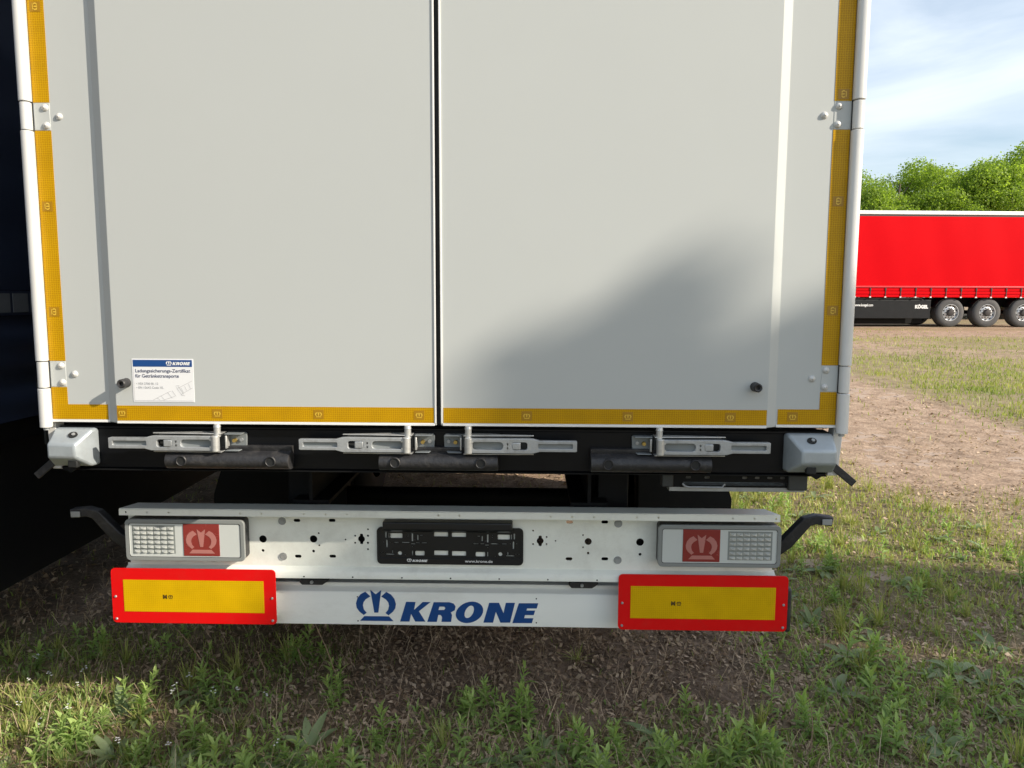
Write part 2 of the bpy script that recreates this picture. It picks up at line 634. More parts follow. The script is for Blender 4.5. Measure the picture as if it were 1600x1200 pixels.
def krone_loops():
    K = [(475, 175), (549, 177), (537, 238), (605, 177), (668, 177), (575, 248), (625, 328), (545, 328), (513, 268), (500, 328), (425, 328)]
    Rl = [(692, 178), (815, 178), (848, 188), (864, 210), (857, 240), (826, 257), (836, 276), (828, 330), (752, 330), (757, 292), (745, 276), (728, 276), (715, 330), (640, 330)]
    Rh = [(737, 212), (774, 212), (784, 223), (773, 238), (729, 238)]
    O = [(973 + 106 * math.cos(t) + 22 * math.sin(t), 256 - 83 * math.sin(t)) for t in [2 * math.pi * i / 28 for i in range(28)]]
    Oh = [(971 + 34 * math.cos(t) + 16 * math.sin(t), 252 - 48 * math.sin(t)) for t in [2 * math.pi * i / 20 for i in range(20)]]
    Nn = [(1128, 182), (1205, 182), (1240, 262), (1258, 182), (1330, 182), (1292, 335), (1216, 335), (1180, 252), (1158, 335), (1082, 335)]
    Ee = [(1360, 185), (1512, 185), (1500, 225), (1425, 225), (1420, 241), (1488, 241), (1477, 276), (1408, 276), (1402, 300), (1475, 300), (1463, 338), (1310, 338)]
    out = []
    for lp in (K, Rl, Rh, O, Oh, Nn, Ee):
        out.append([((x - 425) / 153.0, (328 + 0.0113 * (x - 425) - y) / 153.0) for x, y in lp])
    return out


CROWN = flat(crown_loops(), 0.0)
CROWN.name = 'crown_emblem'
KRONE = flat(krone_loops(), 0.0)
KRONE.name = 'lettering'


def inst(me, name, m, parent, loc, scale, rot=None):
    """a copy of an emblem/lettering mesh with its own material"""
    key = (me.name, m)
    if key not in _inst:
        c = me.copy()
        c.materials.clear()
        c.materials.append(MATS[m])
        _inst[key] = c
    o = bpy.data.objects.new(name, _inst[key])
    COL.objects.link(o)
    o.parent = parent
    o.location = loc
    o.scale = (scale, scale, scale) if not isinstance(scale, tuple) else scale
    if rot:
        o.rotation_euler = rot
    return o


_inst = {}


# vectorised value noise
_perm = rng.permutation(512)


def vnoise(x, y, seed=0):
    x = np.asarray(x, float) + seed * 17.3
    y = np.asarray(y, float) + seed * 9.1
    xi, yi = np.floor(x).astype(int), np.floor(y).astype(int)
    fx, fy = x - xi, y - yi
    fx, fy = fx * fx * (3 - 2 * fx), fy * fy * (3 - 2 * fy)

    def h(a, b):
        return _perm[(_perm[a % 512] + b) % 512] / 511.0
    return (h(xi, yi) * (1 - fx) + h(xi + 1, yi) * fx) * (1 - fy) + (h(xi, yi + 1) * (1 - fx) + h(xi + 1, yi + 1) * fx) * fy


def fbm(x, y, seed=0, oct=4):
    s, a, t = 0, 1.0, 0
    for k in range(oct):
        s = s + a * vnoise(np.asarray(x) * 2 ** k, np.asarray(y) * 2 ** k, seed + k)
        t += a
        a *= 0.5
    return s / t


def sstep(a, b, x):
    t = np.clip((np.asarray(x, float) - a) / (b - a), 0, 1)
    return t * t * (3 - 2 * t)


def base_h(x, y):
    return 0.53 * sstep(7.0, 24.0, y) + 0.6 * sstep(30, 120, y)


def soil_h(x, y):
    x = np.asarray(x, float); y = np.asarray(y, float)
    n = fbm(x * 1.3, y * 1.3, 3, 4) - 0.5
    f = fbm(x * 9, y * 9, 8, 3) - 0.5
    damp = 1 - sstep(16, 30, np.hypot(x, y))
    return base_h(x, y) + damp * (0.050 * n + 0.022 * f)

# ------------------------------------------------------------------ ground


def track_mask(x, y):
    """bare wheel track beside the trailer"""
    w = 0.5 * (fbm(x * .5, y * .35, 21, 3) - .5) * 2
    return sstep(2.7, 3.5, x + w) * (1 - sstep(6.0, 6.9, x + w * 1.2)) * sstep(2.6, 4.2, y + .6 * w)


def bare_mask(x, y):
    """soil without growth: the track, the strip under the trailer, the litter patch behind the guard"""
    under = (1 - sstep(1.05, 1.5, np.abs(x))) * sstep(0.85, 1.3, y)
    under2 = (1 - sstep(-1.9, -1.2, x)) * sstep(.8, 1.3, y)
    patch = sstep(-.62, -.25, x) * (1 - sstep(1.05, 1.45, x)) * sstep(.20, .36, y + .25 * (fbm(x * 2, y * 2, 31, 2) - .5))
    far = sstep(13, 17, y) * sstep(.45, .6, fbm(x * .10, y * .5, 5, 3))
    return np.clip(np.maximum.reduce([track_mask(x, y), under, under2, patch, far * .85]), 0, 1)


def soil_z(x, y):
    x = np.asarray(x, float); y = np.asarray(y, float)
    e = track_mask(x, y)
    spot = sstep(.60, .72, fbm(x * 1.1, y * 1.1, 41, 3))
    f = fbm(x * 7, y * 7, 51, 3) - .5
    open_ = np.clip(e + .8 * spot, 0, 1)
    return (1 - open_) * (soil_h(x, y) + .018) + open_ * (base_h(x, y) + .0045 + .022 * f + .02 * (fbm(x * .9, y * .9, 61, 3) - .5))


def make_ground():
    th = np.concatenate([np.linspace(-58, 62, 300), np.linspace(62, 302, 50)[1:-1]])
    th = np.radians(90 - th)
    rr = np.concatenate([[0.4, 0.9, 1.4], np.geomspace(1.8, 45, 330), np.geomspace(48, 3000, 26)])
    T, RR = np.meshgrid(th, rr)
    x = CAM[0] + RR * np.cos(T)
    y = CAM[1] + RR * np.sin(T)
    z = soil_z(x, y)
    nt, nr = len(th), len(rr)
    v = np.stack([x.ravel(), y.ravel(), z.ravel()], 1)
    v = np.vstack([v, [[CAM[0], CAM[1], float(soil_z(CAM[0], CAM[1]))]]])
    k, i = np.meshgrid(np.arange(nr - 1), np.arange(nt), indexing='ij')
    j = (i + 1) % nt
    q = np.stack([k * nt + i, k * nt + j, (k + 1) * nt + j, (k + 1) * nt + i], -1).reshape(-1, 4)
    faces = [tuple(f) for f in q.tolist()] + [(i, nr * nt, (i + 1) % nt) for i in range(nt)]
    me = bpy.data.meshes.new('ground')
    me.from_pydata(v.tolist(), [], faces)
    bm = bmesh.new(); bm.from_mesh(me); bmesh.ops.recalc_face_normals(bm, faces=bm.faces); bm.to_mesh(me); bm.free()
    if me.polygons[0].normal.z < 0:
        me.flip_normals()
    a = me.attributes.new('moss', 'FLOAT', 'POINT')
    moss = (1 - bare_mask(v[:, 0], v[:, 1])) * np.clip(.25 + 1.1 * fbm(v[:, 0] * .8, v[:, 1] * .8, 12, 3), 0, 1)
    a.data.foreach_set('value', moss.astype(np.float32))
    a = me.attributes.new('sand_lit', 'FLOAT', 'POINT')
    sand_lit = np.maximum.reduce([track_mask(v[:, 0], v[:, 1]), sstep(2.6, 3.6, v[:, 0]) * .8, sstep(3.2, 4.2, v[:, 1]) * .8])  # full on the track; low by the trailers, where shade is painted in
    a.data.foreach_set('value', np.clip(sand_lit + .3 * (fbm(v[:, 0] * 1.7, v[:, 1] * 1.7, 131, 3) - .5), 0, 1).astype(np.float32))
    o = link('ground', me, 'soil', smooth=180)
    return tag(o, kind='structure')


ground = make_ground()


def make_pavers():
    px_, py_ = 0.205, 0.172
    cells = []
    for r in range(int((13.0 + .4) / py_)):
        for c in range(int(12.5 / px_)):
            x = -3.2 + c * px_ + (px_ / 2 if r % 2 else 0)
            y = -0.35 + r * py_
            cells.append((x, y))
    cells = np.array(cells)
    top = base_h(cells[:, 0], cells[:, 1]) + rng.uniform(-.006, .004, len(cells))
    dz = top - soil_z(cells[:, 0], cells[:, 1])
    # inside the camera's reach, and showing above the soil
    d = np.hypot(cells[:, 0] - CAM[0], cells[:, 1] - CAM[1])
    ang = np.degrees(np.arctan2(cells[:, 0] - CAM[0], cells[:, 1] - CAM[1]))
    ok = (dz > -.008) & (np.abs(ang) < 42) & (d < 14)
    under = (np.abs(cells[:, 0]) < 1.2) & (cells[:, 1] > 1.3)
    ok &= ~under
    idx = np.where(ok)[0]
    idx = idx[np.argsort(d[idx])]
    shapes = []
    for k in range(6):
        hx, hy, t = px_ / 2 - .009, py_ / 2 - .007, .055
        j = lambda s: random.uniform(-s, s)
        top_ = [(sx * (hx - .008) + j(.004), sy * (hy - .008) + j(.004), j(.0015)) for sx, sy in ((-1, -1), (1, -1), (1, 1), (-1, 1))]
        mid_ = [(sx * hx + j(.003), sy * hy + j(.003), -.008) for sx, sy in ((-1, -1), (1, -1), (1, 1), (-1, 1))]
        bot_ = [(sx * hx, sy * hy, -t) for sx, sy in ((-1, -1), (1, -1), (1, 1), (-1, 1))]
        f = [(0, 1, 2, 3)]
        for a in (0, 4):
            f += [(a + i, a + 4 + i, a + 4 + (i + 1) % 4, a + (i + 1) % 4) for i in range(4)]
        shapes.append((top_ + mid_ + bot_, f))
    meshes = []
    for v, f in shapes:
        me = bpy.data.meshes.new('paver')
        me.from_pydata(v, [], f)
        me.materials.append(MATS['paver'])
        meshes.append(me)
    for n, i in enumerate(idx[:290]):
        o = bpy.data.objects.new('paver', meshes[n % 6])
        COL.objects.link(o)
        o.parent = ground
        o.location = (cells[i, 0], cells[i, 1], top[i])
        o.rotation_euler = (random.gauss(0, .012), random.gauss(0, .012), random.gauss(0, .02))
    rest = MB()
    for n, i in enumerate(idx[290:]):
        v, f = shapes[n % 6]
        rest.add([(a + cells[i, 0], b + cells[i, 1], c + top[i]) for a, b, c in v], f)
    if rest.v:
        o = link('paving', rest.mesh('paving'), 'paver', ground, smooth=0)
        o['kind'] = 'stuff'
    return len(idx)


print('pavers', make_pavers())

# ------------------------------------------------------------------ the white trailer
TR = empty('cargo_trailer', (0, 0, 0))
tag(TR, 'white box trailer with closed rear doors, yellow edge tape and white rear guard', 'trailer')

ZD0, ZD1 = 1.155, 3.90          # doors
HINGES = (1.305, 2.082, 2.86, 3.63)


def prof_door(s):
    return [(s * .007, 0.0), (s * 1.003, 0.0), (s * 1.034, .020), (s * 1.226, .020), (s * 1.226, .056), (s * .007, .056)]


def rivet_mesh():
    b = MB()
    prof = [(0.0, -.0075), (.0022, -.0075), (.0024, -.0062), (.0058, -.0060), (.0085, -.0040), (.0105, -.0010), (.0108, .001)]
    b.lathe(prof, 'y', 16)
    me = b.mesh('rivet')
    me.materials.append(MATS['rivet'])
    me.shade_smooth()
    return me


RIV = rivet_mesh()


def rivet(parent, x, y, z):
    o = bpy.data.objects.new('rivet', RIV)
    COL.objects.link(o)
    o.parent = parent
    o.location = (x, y, z)
    return o


TAPE_T = .0012


def tape(parent, x0, x1, z0, z1, y):
    MB().box(x0, x1, y - TAPE_T, y + .0005, z0, z1).build('reflective_tape', 'tape_yellow', parent, smooth=0)


def tape_emblem(parent, x, z, y, rot=0.0):
    MB().box(x - .016, x + .016, y - .0018, y - .0010, z - .0145, z + .0145).build('emblem_patch', 'tape_mark', parent, smooth=0)
    h = .017
    c, s = math.cos(rot), math.sin(rot)
    inst(CROWN, 'crown_emblem', 'tape_crown', parent, (x - s * h / 2, y - .0026, z - c * h / 2), h, (0, rot, 0))


def make_door(s):
    d = MB().prism(prof_door(s), ZD0, ZD1, 'z').build('door', 'door_white', TR, bevel=.0015, smooth=0)
    d['label'] = 'left door leaf' if s < 0 else 'right door leaf'
    # bright aluminium edging
    MB().box(s * .007, s * .0125, -.0035, .012, ZD0 + .006, ZD1).build('edge_trim', 'trim_white', d, bevel=.001)
    MB().box(s * .0126, s * 1.001, -.0035, .012, ZD0 - .001, ZD0 + .0065).build('edge_trim', 'trim_white', d, bevel=.001)
    MB().box(s * 1.036, s * 1.226, .0165, .04, ZD0 - .001, ZD0 + .0065).build('edge_trim', 'trim_white', d, bevel=.001)
    # tapes
    tape(d, s * .0145, s * 1.001, ZD0 + .008, ZD0 + .055, 0.0)
    xo0, xo1 = s * 1.166, s * 1.216
    tape(d, s * 1.040, xo1, ZD0 + .008, ZD0 + .055, .020)
    edges = [ZD0 + .0552]
    for h in HINGES:
        edges += [h - .041, h + .041]
    edges.append(ZD1 - .01)
    for a, b in zip(edges[0::2], edges[1::2]):
        tape(d, xo0, xo1, a, b, .020)
    # marks on the tapes
    zt = ZD0 + .0315
    for px in ((185, 340, 498, 655) if s < 0 else (823, 981, 1141)):
        x, _ = PX(px, 650)
        if s < 0 and px == 185:
            x = -.985
        tape_emblem(d, x, zt, 0.0)
    if s > 0:
        tape_emblem(d, PX(1238, 652, .020)[0], zt, .020)
    zz = [PX(60, y, .028)[1] for y in ((12, 323, 487) if s < 0 else (155, 314, 480))]
    for z in zz + [max(zz) + .33 * k for k in (1, 2, 3, 4)]:
        if all(abs(z - h) > .07 for h in HINGES) or (s > 0 and abs(z - 2.13) < .03):
            tape_emblem(d, (xo0 + xo1) / 2, z if abs(z - HINGES[1]) > .07 else HINGES[1] + .06, .020, -s * math.pi / 2)
    # hinges
    for h in HINGES:
        p = MB()
        p.box(s * 1.1665, s * 1.2155, .0188, .022, h - .040, h + .040)
        p.build('hinge_plate', 'door_white', d, bevel=.0012)
        rivet(d, s * 1.180, .0182, h + .026)
        rivet(d, s * 1.178, .0182, h - .026)
        rivet(d, s * 1.139, .0192, h)
    # door stop buffer
    xs, zs = PX(188 if s < 0 else 1185, 600 if s < 0 else 606.5, -.036)
    b = MB()
    b.lathe([(.0, -.026), (.0055, -.026), (.0060, -.034), (.0105, -.036), (.0135, -.032), (.0140, -.004), (.0150, .001)], 'y', 22, (xs, 0, zs))
    b.build('door_buffer', 'rubber', d)
    return d


dl, dr = make_door(-1), make_door(1)
MB().box(-.0068, .0068, .012, .05, ZD0 + .002, ZD1).build('door_gasket', 'gasket_hole_dark', TR)

# information sticker on the left door
SX0, SX1, SZ0, SZ1 = -.947, -.756, 1.222, 1.356
MB().box(SX0, SX1, -.0011, .0004, SZ0, SZ1).build('sticker', 'sticker_white', dl, smooth=0)
MB().box(SX0 + .0035, SX1 - .0035, -.0016, -.0009, SZ1 - .0245, SZ1 - .0035).build('sticker_header', 'logo_blue', dl, smooth=0)
inst(CROWN, 'crown_emblem', 'print_white', dl, (SX0 + .116, -.0021, SZ1 - .0205), .0140)
inst(KRONE, 'lettering', 'print_white', dl, (SX0 + .127, -.0021, SZ1 - .0195), (.0078, 1, .0098))
for s_, size, x, z, bold, m_ in (('Ladungssicherungs-Zertifikat', .0150, .0095, .092, .00015, 'print_navy'),
                                 ('für Getränketransporte', .0150, .0095, .076, .00015, 'print_navy'),
                                 ('• VDI 2700 Bl. 12', .0098, .0110, .0535, .0001, 'print_grey'),
                                 ('• EN 12642 Code XL', .0098, .0110, .0415, .0001, 'print_grey')):
    me = text(s_, size, bold)
    w = max(v.co.x for v in me.vertices)
    want = {'L': .172, 'f': .136}.get(s_[0], None)
    o = link('lettering', me, m_, dl, smooth=0, loc=(SX0 + x, -.0017, SZ0 + z))
    if want:
        o.scale = (want / w, 1, 1)


def line2(a, b, w):
    dx, dz = b[0] - a[0], b[1] - a[1]
    n = math.hypot(dx, dz)
    ox, oz = -dz / n * w / 2, dx / n * w / 2
    return [(a[0] + ox, a[1] + oz), (b[0] + ox, b[1] + oz), (b[0] - ox, b[1] - oz), (a[0] - ox, a[1] - oz)]


lines = []
for a, b in (((.062, .006), (.105, .028)), ((.105, .028), (.118, .034)), ((.095, .006), (.130, .018)), ((.140, .043), (.186, .066)),
             ((.150, .024), (.186, .044)), ((.108, .030), (.122, .012)), ((.122, .036), (.134, .018)), ((.136, .046), (.152, .022)),
             ((.142, .049), (.158, .025)), ((.134, .050), (.146, .052)), ((.150, .022), (.162, .020)), ((.150, .045), (.158, .030)),
             ((.162, .050), (.168, .036)), ((.174, .057), (.180, .042)), ((.075, .012), (.083, .007)), ((.088, .018), (.097, .007))):
    lines.append(line2((SX0 + a[0], SZ0 + a[1]), (SX0 + b[0], SZ0 + b[1]), .0009))
lines += [line2((SX0 + .0045, SZ0 + .004), (SX1 - .0045, SZ0 + .004), .0008), line2((SX0 + .0045, SZ0 + .004), (SX0 + .0045, SZ1 - .026), .0006)]
link('strap_drawing', flat(lines, 0.0), 'print_grey', dl, smooth=0, loc=(0, -.0019, 0))


# corner posts, in lengths between the hinge knuckles
def post(s):
    cuts = [1.137] + [v for h in HINGES for v in (h - .043, h + .040)] + [3.95]
    for n, (a, b) in enumerate(zip(cuts[:-1], cuts[1:])):
        k = n % 2                                   # 1 = hinge knuckle
        w = .0175 if not k else .0155
        cx, cy = s * 1.233, .0095
        pts = []
        for i in range(16):
            t = 2 * math.pi * i / 16
            e = .85
            pts.append((cx + w * math.copysign(abs(math.cos(t)) ** e, math.cos(t)), cy + w * math.copysign(abs(math.sin(t)) ** e, math.sin(t))))
        o = MB().prism(pts, a + .0015, b - .0015, 'z').build('hinge_knuckle' if k else 'corner_post', 'post_white', TR, bevel=.0015)
    MB().cyl((s * 1.233, .0095, 1.13), (s * 1.233, .0095, 3.9), .009).build('hinge_pin', 'zinc', TR)
    MB().box(s * 1.2168, s * 1.2255, .0175, .0195, 1.165, 3.9).build('post_gasket', 'gasket_hole_dark', TR)
    # tapering foot of the post behind the corner casting
    MB().hull([(s * 1.222, .034, 1.165), (s * 1.25, .034, 1.165), (s * 1.222, .08, 1.165), (s * 1.25, .08, 1.165),
               (s * 1.205, .034, 1.0), (s * 1.238, .034, 1.0), (s * 1.205, .08, 1.0), (s * 1.238, .08, 1.0)]).build('post_foot', 'post_white', TR, bevel=.003)


post(-1); post(1)

# the box behind the doors
bx = MB()
bx.box(-1.226, 1.226, .075, 13.4, 1.14, 3.93)
bx.build('box_body', 'trailer_side', TR, bevel=.01)
MB().box(-1.25, 1.25, .072, 13.42, 3.935, 3.985).build('roof', 'rail_white', TR, bevel=.01)

# rear sill
MB().box(-1.2, 1.2, .034, .16, 1.004, 1.134).build('rear_sill', 'black_paint', TR, bevel=.004)
MB().box(-1.2, 1.2, .025, .075, 1.1345, 1.1395).build('sill_plate', 'black_paint', TR)
MB().box(-1.2, 1.2, .022, .06, 1.000, 1.0035).build('sill_lip', 'chassis_black', TR)


def casting(s):
    b = MB()
    X = lambda v: s * v
    XI = 1.082 if s < 0 else 1.066
    b.hull([(X(x), y, z) for x, y, z in (
        (XI, .034, 1.016), (XI, .034, 1.136), (1.212, .034, 1.016), (1.212, .034, 1.136),
        (XI + .005, .006, 1.134), (1.206, .006, 1.134), (XI + .033, -.046, 1.094), (1.202, -.046, 1.094),
        (XI + .033, -.046, 1.052), (1.202, -.046, 1.052), (XI + .003, -.004, 1.018), (1.208, -.004, 1.018))])
    o = b.build('corner_casting', 'galvanised', TR, bevel=.007, segs=3)
    # lug hole in the sloped top, drain slot below: black insets paint their shade
    c = Vector((s * 1.135, -.0165, 1.119)); n = Vector((0, -.61, .79)).normalized()
    u = Vector((1, 0, 0)); w = n.cross(u)
    t = MB()
    loop = [c + n * .0025 + u * .014 * math.cos(a) + w * .0115 * math.sin(a) for a in [2 * math.pi * i / 18 for i in range(18)]]
    back = [p - n * .006 for p in loop]
    t.add(loop + back, [tuple(range(18))] + [(i, 18 + i, 18 + (i + 1) % 18, (i + 1) % 18) for i in range(18)])
    t.build('lug_hole', 'gasket_hole_dark', o)
    MB().cyl(c + n * .001 + u * .003, c + n * .0055 + u * .003, .0055, seg=8).build('lug_bolt', 'zinc', o)
    MB().box(s * 1.117, s * 1.147, -.034, -.0145, 1.019, 1.041).build('drain_slot', 'gasket_hole_dark', o, bevel=.003)
    # short lever pointing down and outwards
    a = Vector((s * 1.205, .03, 1.045)); e = Vector((s * 1.287, .03, .977))
    d = (e - a).normalized(); q = Vector((-d.z, 0, d.x)) * .0115
    MB().hull([p + o_ + Vector((0, y, 0)) for p in (a, e) for o_ in (q, -q) for y in (-.006, .006)]).build('lock_lever', 'rubber', TR, bevel=.002)
    MB().hull([(s * x, y, z) for x, y, z in ((1.13, .0, 1.014), (1.19, .0, 1.014), (1.13, .03, 1.014), (1.19, .03, 1.014), (1.16, .0, .995), (1.175, .03, .995))]).build('lock_cam', 'chassis_black', TR)


casting(-1); casting(1)


# --- toggle latches
def make_latch():
    root = empty('door_latch', (0, 0, 0), parent=TR)
    yb = .034                                           # face of the sill (local y=0 is the door plane)
    # base channel with two flanges
    b = MB()
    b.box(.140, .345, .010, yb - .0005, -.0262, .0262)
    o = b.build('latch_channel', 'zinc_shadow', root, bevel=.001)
    for sz in (-1, 1):
        MB().hull([(x, y, sz * z) for x, y, z in ((.130, -.012, .0275), (.130, -.004, .0275), (.345, -.018, .0270), (.345, .03, .0270),
                                                 (.130, -.012, .0303), (.130, -.004, .0303), (.345, -.018, .0298), (.345, .03, .0298))]).build('channel_flange', 'zinc_light', root, bevel=.0008)
    # end bracket with bolts
    b = MB()
    b.hull([(x, y, z) for y in (.024, yb - .001) for x, z in ((.345, -.026), (.396, -.026), (.408, -.018), (.410, .022), (.404, .027), (.345, .027))])
    b.box(.352, .404, -.008, .0235, .0245, .0275)
    b.hull([(.352, -.008, -.028), (.352, -.008, -.0255), (.395, -.006, -.028), (.395, -.006, -.0255), (.352, .0235, -.028), (.352, .0235, -.0255), (.405, .0235, -.024), (.402, .0235, -.0215)])
    b.build('end_bracket', 'zinc_web', root, bevel=.001)
    MB().cyl((.373, .012, .002), (.373, .0245, .002), .0060, .0070, seg=8).build('bolt', 'brass', root)
    MB().cyl((.394, .017, .004), (.394, .0245, .004), .0055, seg=10).build('bolt', 'zinc', root)
    MB().box(.3515, .3575, -.006, .020, -.020, .021).build('guide_bar', 'zinc_light', root, bevel=.002)
    # lever
    out = [(0, -.0145), (0, .0145), (.004, .0155), (.112, .0155), (.132, .0208), (.145, .0215), (.325, .0210), (.338, .017), (.338, -.017),
           (.325, -.0210), (.145, -.0215), (.132, -.0208), (.112, -.0155), (.004, -.0155)]
    win = [(.152 + .0, .0)] and rrect(.148, .198, -.0135, .0135, .009)
    chan = rrect(.222, .322, -.0135, .0135, .012)
    grip = rrect(.010, .118, -.0085, .0085, .004)
    lever = link('latch_lever', flat([out, win, chan, grip], .007, .0015), 'zinc', root, smooth=40, loc=(0, -.022, 0))
    MB().box(.006, .122, -.022, -.016, -.012, .012).build('lever_web', 'zinc_web', lever.parent, bevel=.001)
    MB().hull([(.215, -.021, -.015), (.215, -.021, .015), (.33, -.008, .018), (.33, -.008, -.018), (.215, -.012, -.015), (.215, -.012, .015),
               (.33, .0, .018), (.33, .0, -.018)]).build('lever_web', 'zinc_web', root, bevel=.001)
    MB().box(.170, .197, -.031, -.012, -.0115, .0115).build('release_button', 'zinc', root, bevel=.003)
    ri = MB()
    for k in (-1, 1):
        ri.box(.2065, .2125, -.0305, -.029, k * .006 - .004, k * .006 + .004)
    ri.build('lever_mark', 'zinc_light', root, bevel=.0012)
    MB().cyl((.329, -.024, -.025), (.329, -.024, .024), .0125).build('lever_pivot', 'zinc_light', root, bevel=.002)
    p = MB()
    p.cyl((.331, -.010, .018), (.331, -.010, .050), .0100)
    p.cyl((.331, -.010, .048), (.331, -.010, .058), .0115, .0095, seg=14)
    p.build('lock_pin', 'zinc_light', root, bevel=.001)
    for z in (-.010, .012):
        MB().cyl((.317, -.026, z), (.317, -.031, z), .0035, seg=10).build('pin_head', 'zinc_light', root)
    return root


lat = make_latch()
zl = 1.0975
lat.location = (PX(178, 690)[0], 0, zl)
for n, (px, flip) in enumerate(((472, False), (900, True), (1199, True))):
    c = copy_tree(lat, TR)
    c.location = (PX(px, 692)[0], 0, zl)
    if flip:
        c.scale = (-1, 1, 1)


# --- rubber dock buffers under the latches
def buffer(px0, px1, cut):
    x0, x1 = PX(px0, 715)[0], PX(px1, 715)[0]
    xc, hw = (x0 + x1) / 2, (x1 - x0) / 2
    pr = [(.033, 1.012), (.006, 1.012)]
    for i in range(9):
        t = R(-100 + 150 * i / 8)
        pr.append((.004 - .032 * math.cos(t), 1.040 + .027 * math.sin(t)))
    pr += [(.010, 1.068), (.006, 1.078), (.006, 1.083), (.033, 1.083)]
    b = MB().prism(pr, x0, x1, 'x')
    o = b.build('dock_buffer', 'rubber', TR, bevel=.002)
    for sx in (-1, 1):
        q = MB()
        cx = xc + sx * hw * .72
        q.lathe([(.0125, -.0245), (.0130, -.0310), (.0145, -.0325), (.0165, -.0300), (.0170, -.012)], 'y', 20, (cx, 0, 1.043))
        q.build('bolt_recess', 'rubber', o)
        MB().cyl((cx, -.0290, 1.043), (cx, -.018, 1.043), .0132, seg=16).build('recess_floor', 'gasket_hole_dark', o)  # black floor paints the shade deep in the recess


buffer(263, 454, True); buffer(594, 778, False); buffer(923, 1110, False)

# --- lamp panel
YP, YL = .234, .181
ZF0, ZF1 = .8072, .8278            # front lip of the top flange
PXM = lambda px, py: PX(px, py, YP)
holes = []
for px, py, r in ((411, 842, 6), (490, 842, 6), (411, 860, 2.4), (490, 861, 2.4), (498, 833, 1.6), (499, 852, 1.6), (540, 843, 1.4), (555, 837, 1.6),
                  (555, 848, 1.6), (575, 827, 1.6), (575, 837, 1.8), (575, 848, 1.8), (575, 858, 1.6), (833, 829, 1.5), (854, 839, 1.5),
                  (833, 850, 1.6), (854, 850, 1.4), (868, 845, 1.3), (919, 846, 5.5), (911, 836, 1.4), (911, 855, 1.4), (919, 864, 2),
                  (1000, 847, 6), (1000, 866, 2.4)):
    x, z = PXM(px, py)
    holes.append(circ(x, z, r * .0022, 18 if r > 4 else 10))
for px, py in ((464, 813), (519, 813), (466, 869), (520, 869), (890, 815.5), (945, 815.5), (889, 873), (945, 873)):
    x, z = PXM(px, py)
    holes.append(rrect(x - .0115, x + .0115, z - .0055, z + .0055, .005, 3))
for px, py in ((565, 842), (844, 845)):
    x, z = PXM(px, py)
    k = [(x + (.0118 if abs(math.sin(t)) < .93 else .019) * math.cos(t), z + (.0118 if abs(math.sin(t)) < .93 else .0185) * math.sin(t)) for t in [2 * math.pi * i / 24 for i in range(24)]]
    holes.append(k)
panel = link('lamp_panel', flat([[(-1.110, .6225), (1.113, .6225), (1.113, .8174), (-1.110, .8174)]] + holes, .0012), 'panel_white', TR, smooth=0)
panel.data.transform(Matrix.Translation((0, YP, 0)))
lp_holes = []
for px in (197, 230, 264, 376, 409, 475, 509, 542, 685, 718, 860, 894, 928, 995, 1029, 1145, 1179, 1213):
    x, _ = PX(px, 806, YL)
    lp_holes.append(circ(max(-1.097, min(1.106, x)), .8180, .0034, 8))
link('flange_lip', flat([[(-1.113, ZF0), (1.116, ZF0), (1.116, ZF1), (-1.113, ZF1)]] + lp_holes, .0015), 'panel_white', panel, smooth=0, loc=(0, YL, 0))
fl = MB()
fl.prism([(-1.113, YL - .0014), (1.116, YL - .0014), (1.085, .254), (-1.085, .254)], ZF1 + .0002, ZF1 + .0036, 'z')
fl.build('top_flange', 'panel_white', panel, bevel=.001)
lowp = [(0.234, 0.622), (0.234, 0.6163), (0.2145, 0.6071), (0.2099, 0.602), (0.2099, 0.5815), (0.2129, 0.5815), (0.2129, 0.6004), (0.2165, 0.604), (0.2371, 0.6138), (0.2371, 0.622)]
MB().prism(lowp, -1.120, 1.121, 'x').build('lower_lip', 'panel_white', panel, smooth=50)
for px in (475, 551, 628, 704, 780, 856, 933):
    x, _ = PX(px, 903, .2095)
    MB().cyl((x, 0.2091, 0.5876), (x, 0.2114, 0.5876), .0028, seg=8).build('lip_hole', 'gasket_hole_dark', panel)  # solid black disc for the dark inside of a hole
for px, py in ((441, 814), (443, 869), (966, 818), (965, 875)):
    x, z = PXM(px, py)
    MB().lathe([(0, -.004), (.008, -.0045), (.0085, -.003), (.0125, -.004), (.0138, -.001), (.0138, .002)], 'y', 20, (x, YP - .001, z)).build('grommet', 'grommet', panel)
# dark boxes added behind the panel as the shade seen through its holes
MB().box(-1.0, -.35, .265, .325, .60, .81).build('panel_shade_box', 'chassis_black', TR)
MB().box(-.34, .25, .265, .325, .60, .81).build('panel_shade_box', 'chassis_black', TR)
MB().box(.66, 1.02, .265, .325, .60, .81).build('panel_shade_box', 'chassis_black', TR)


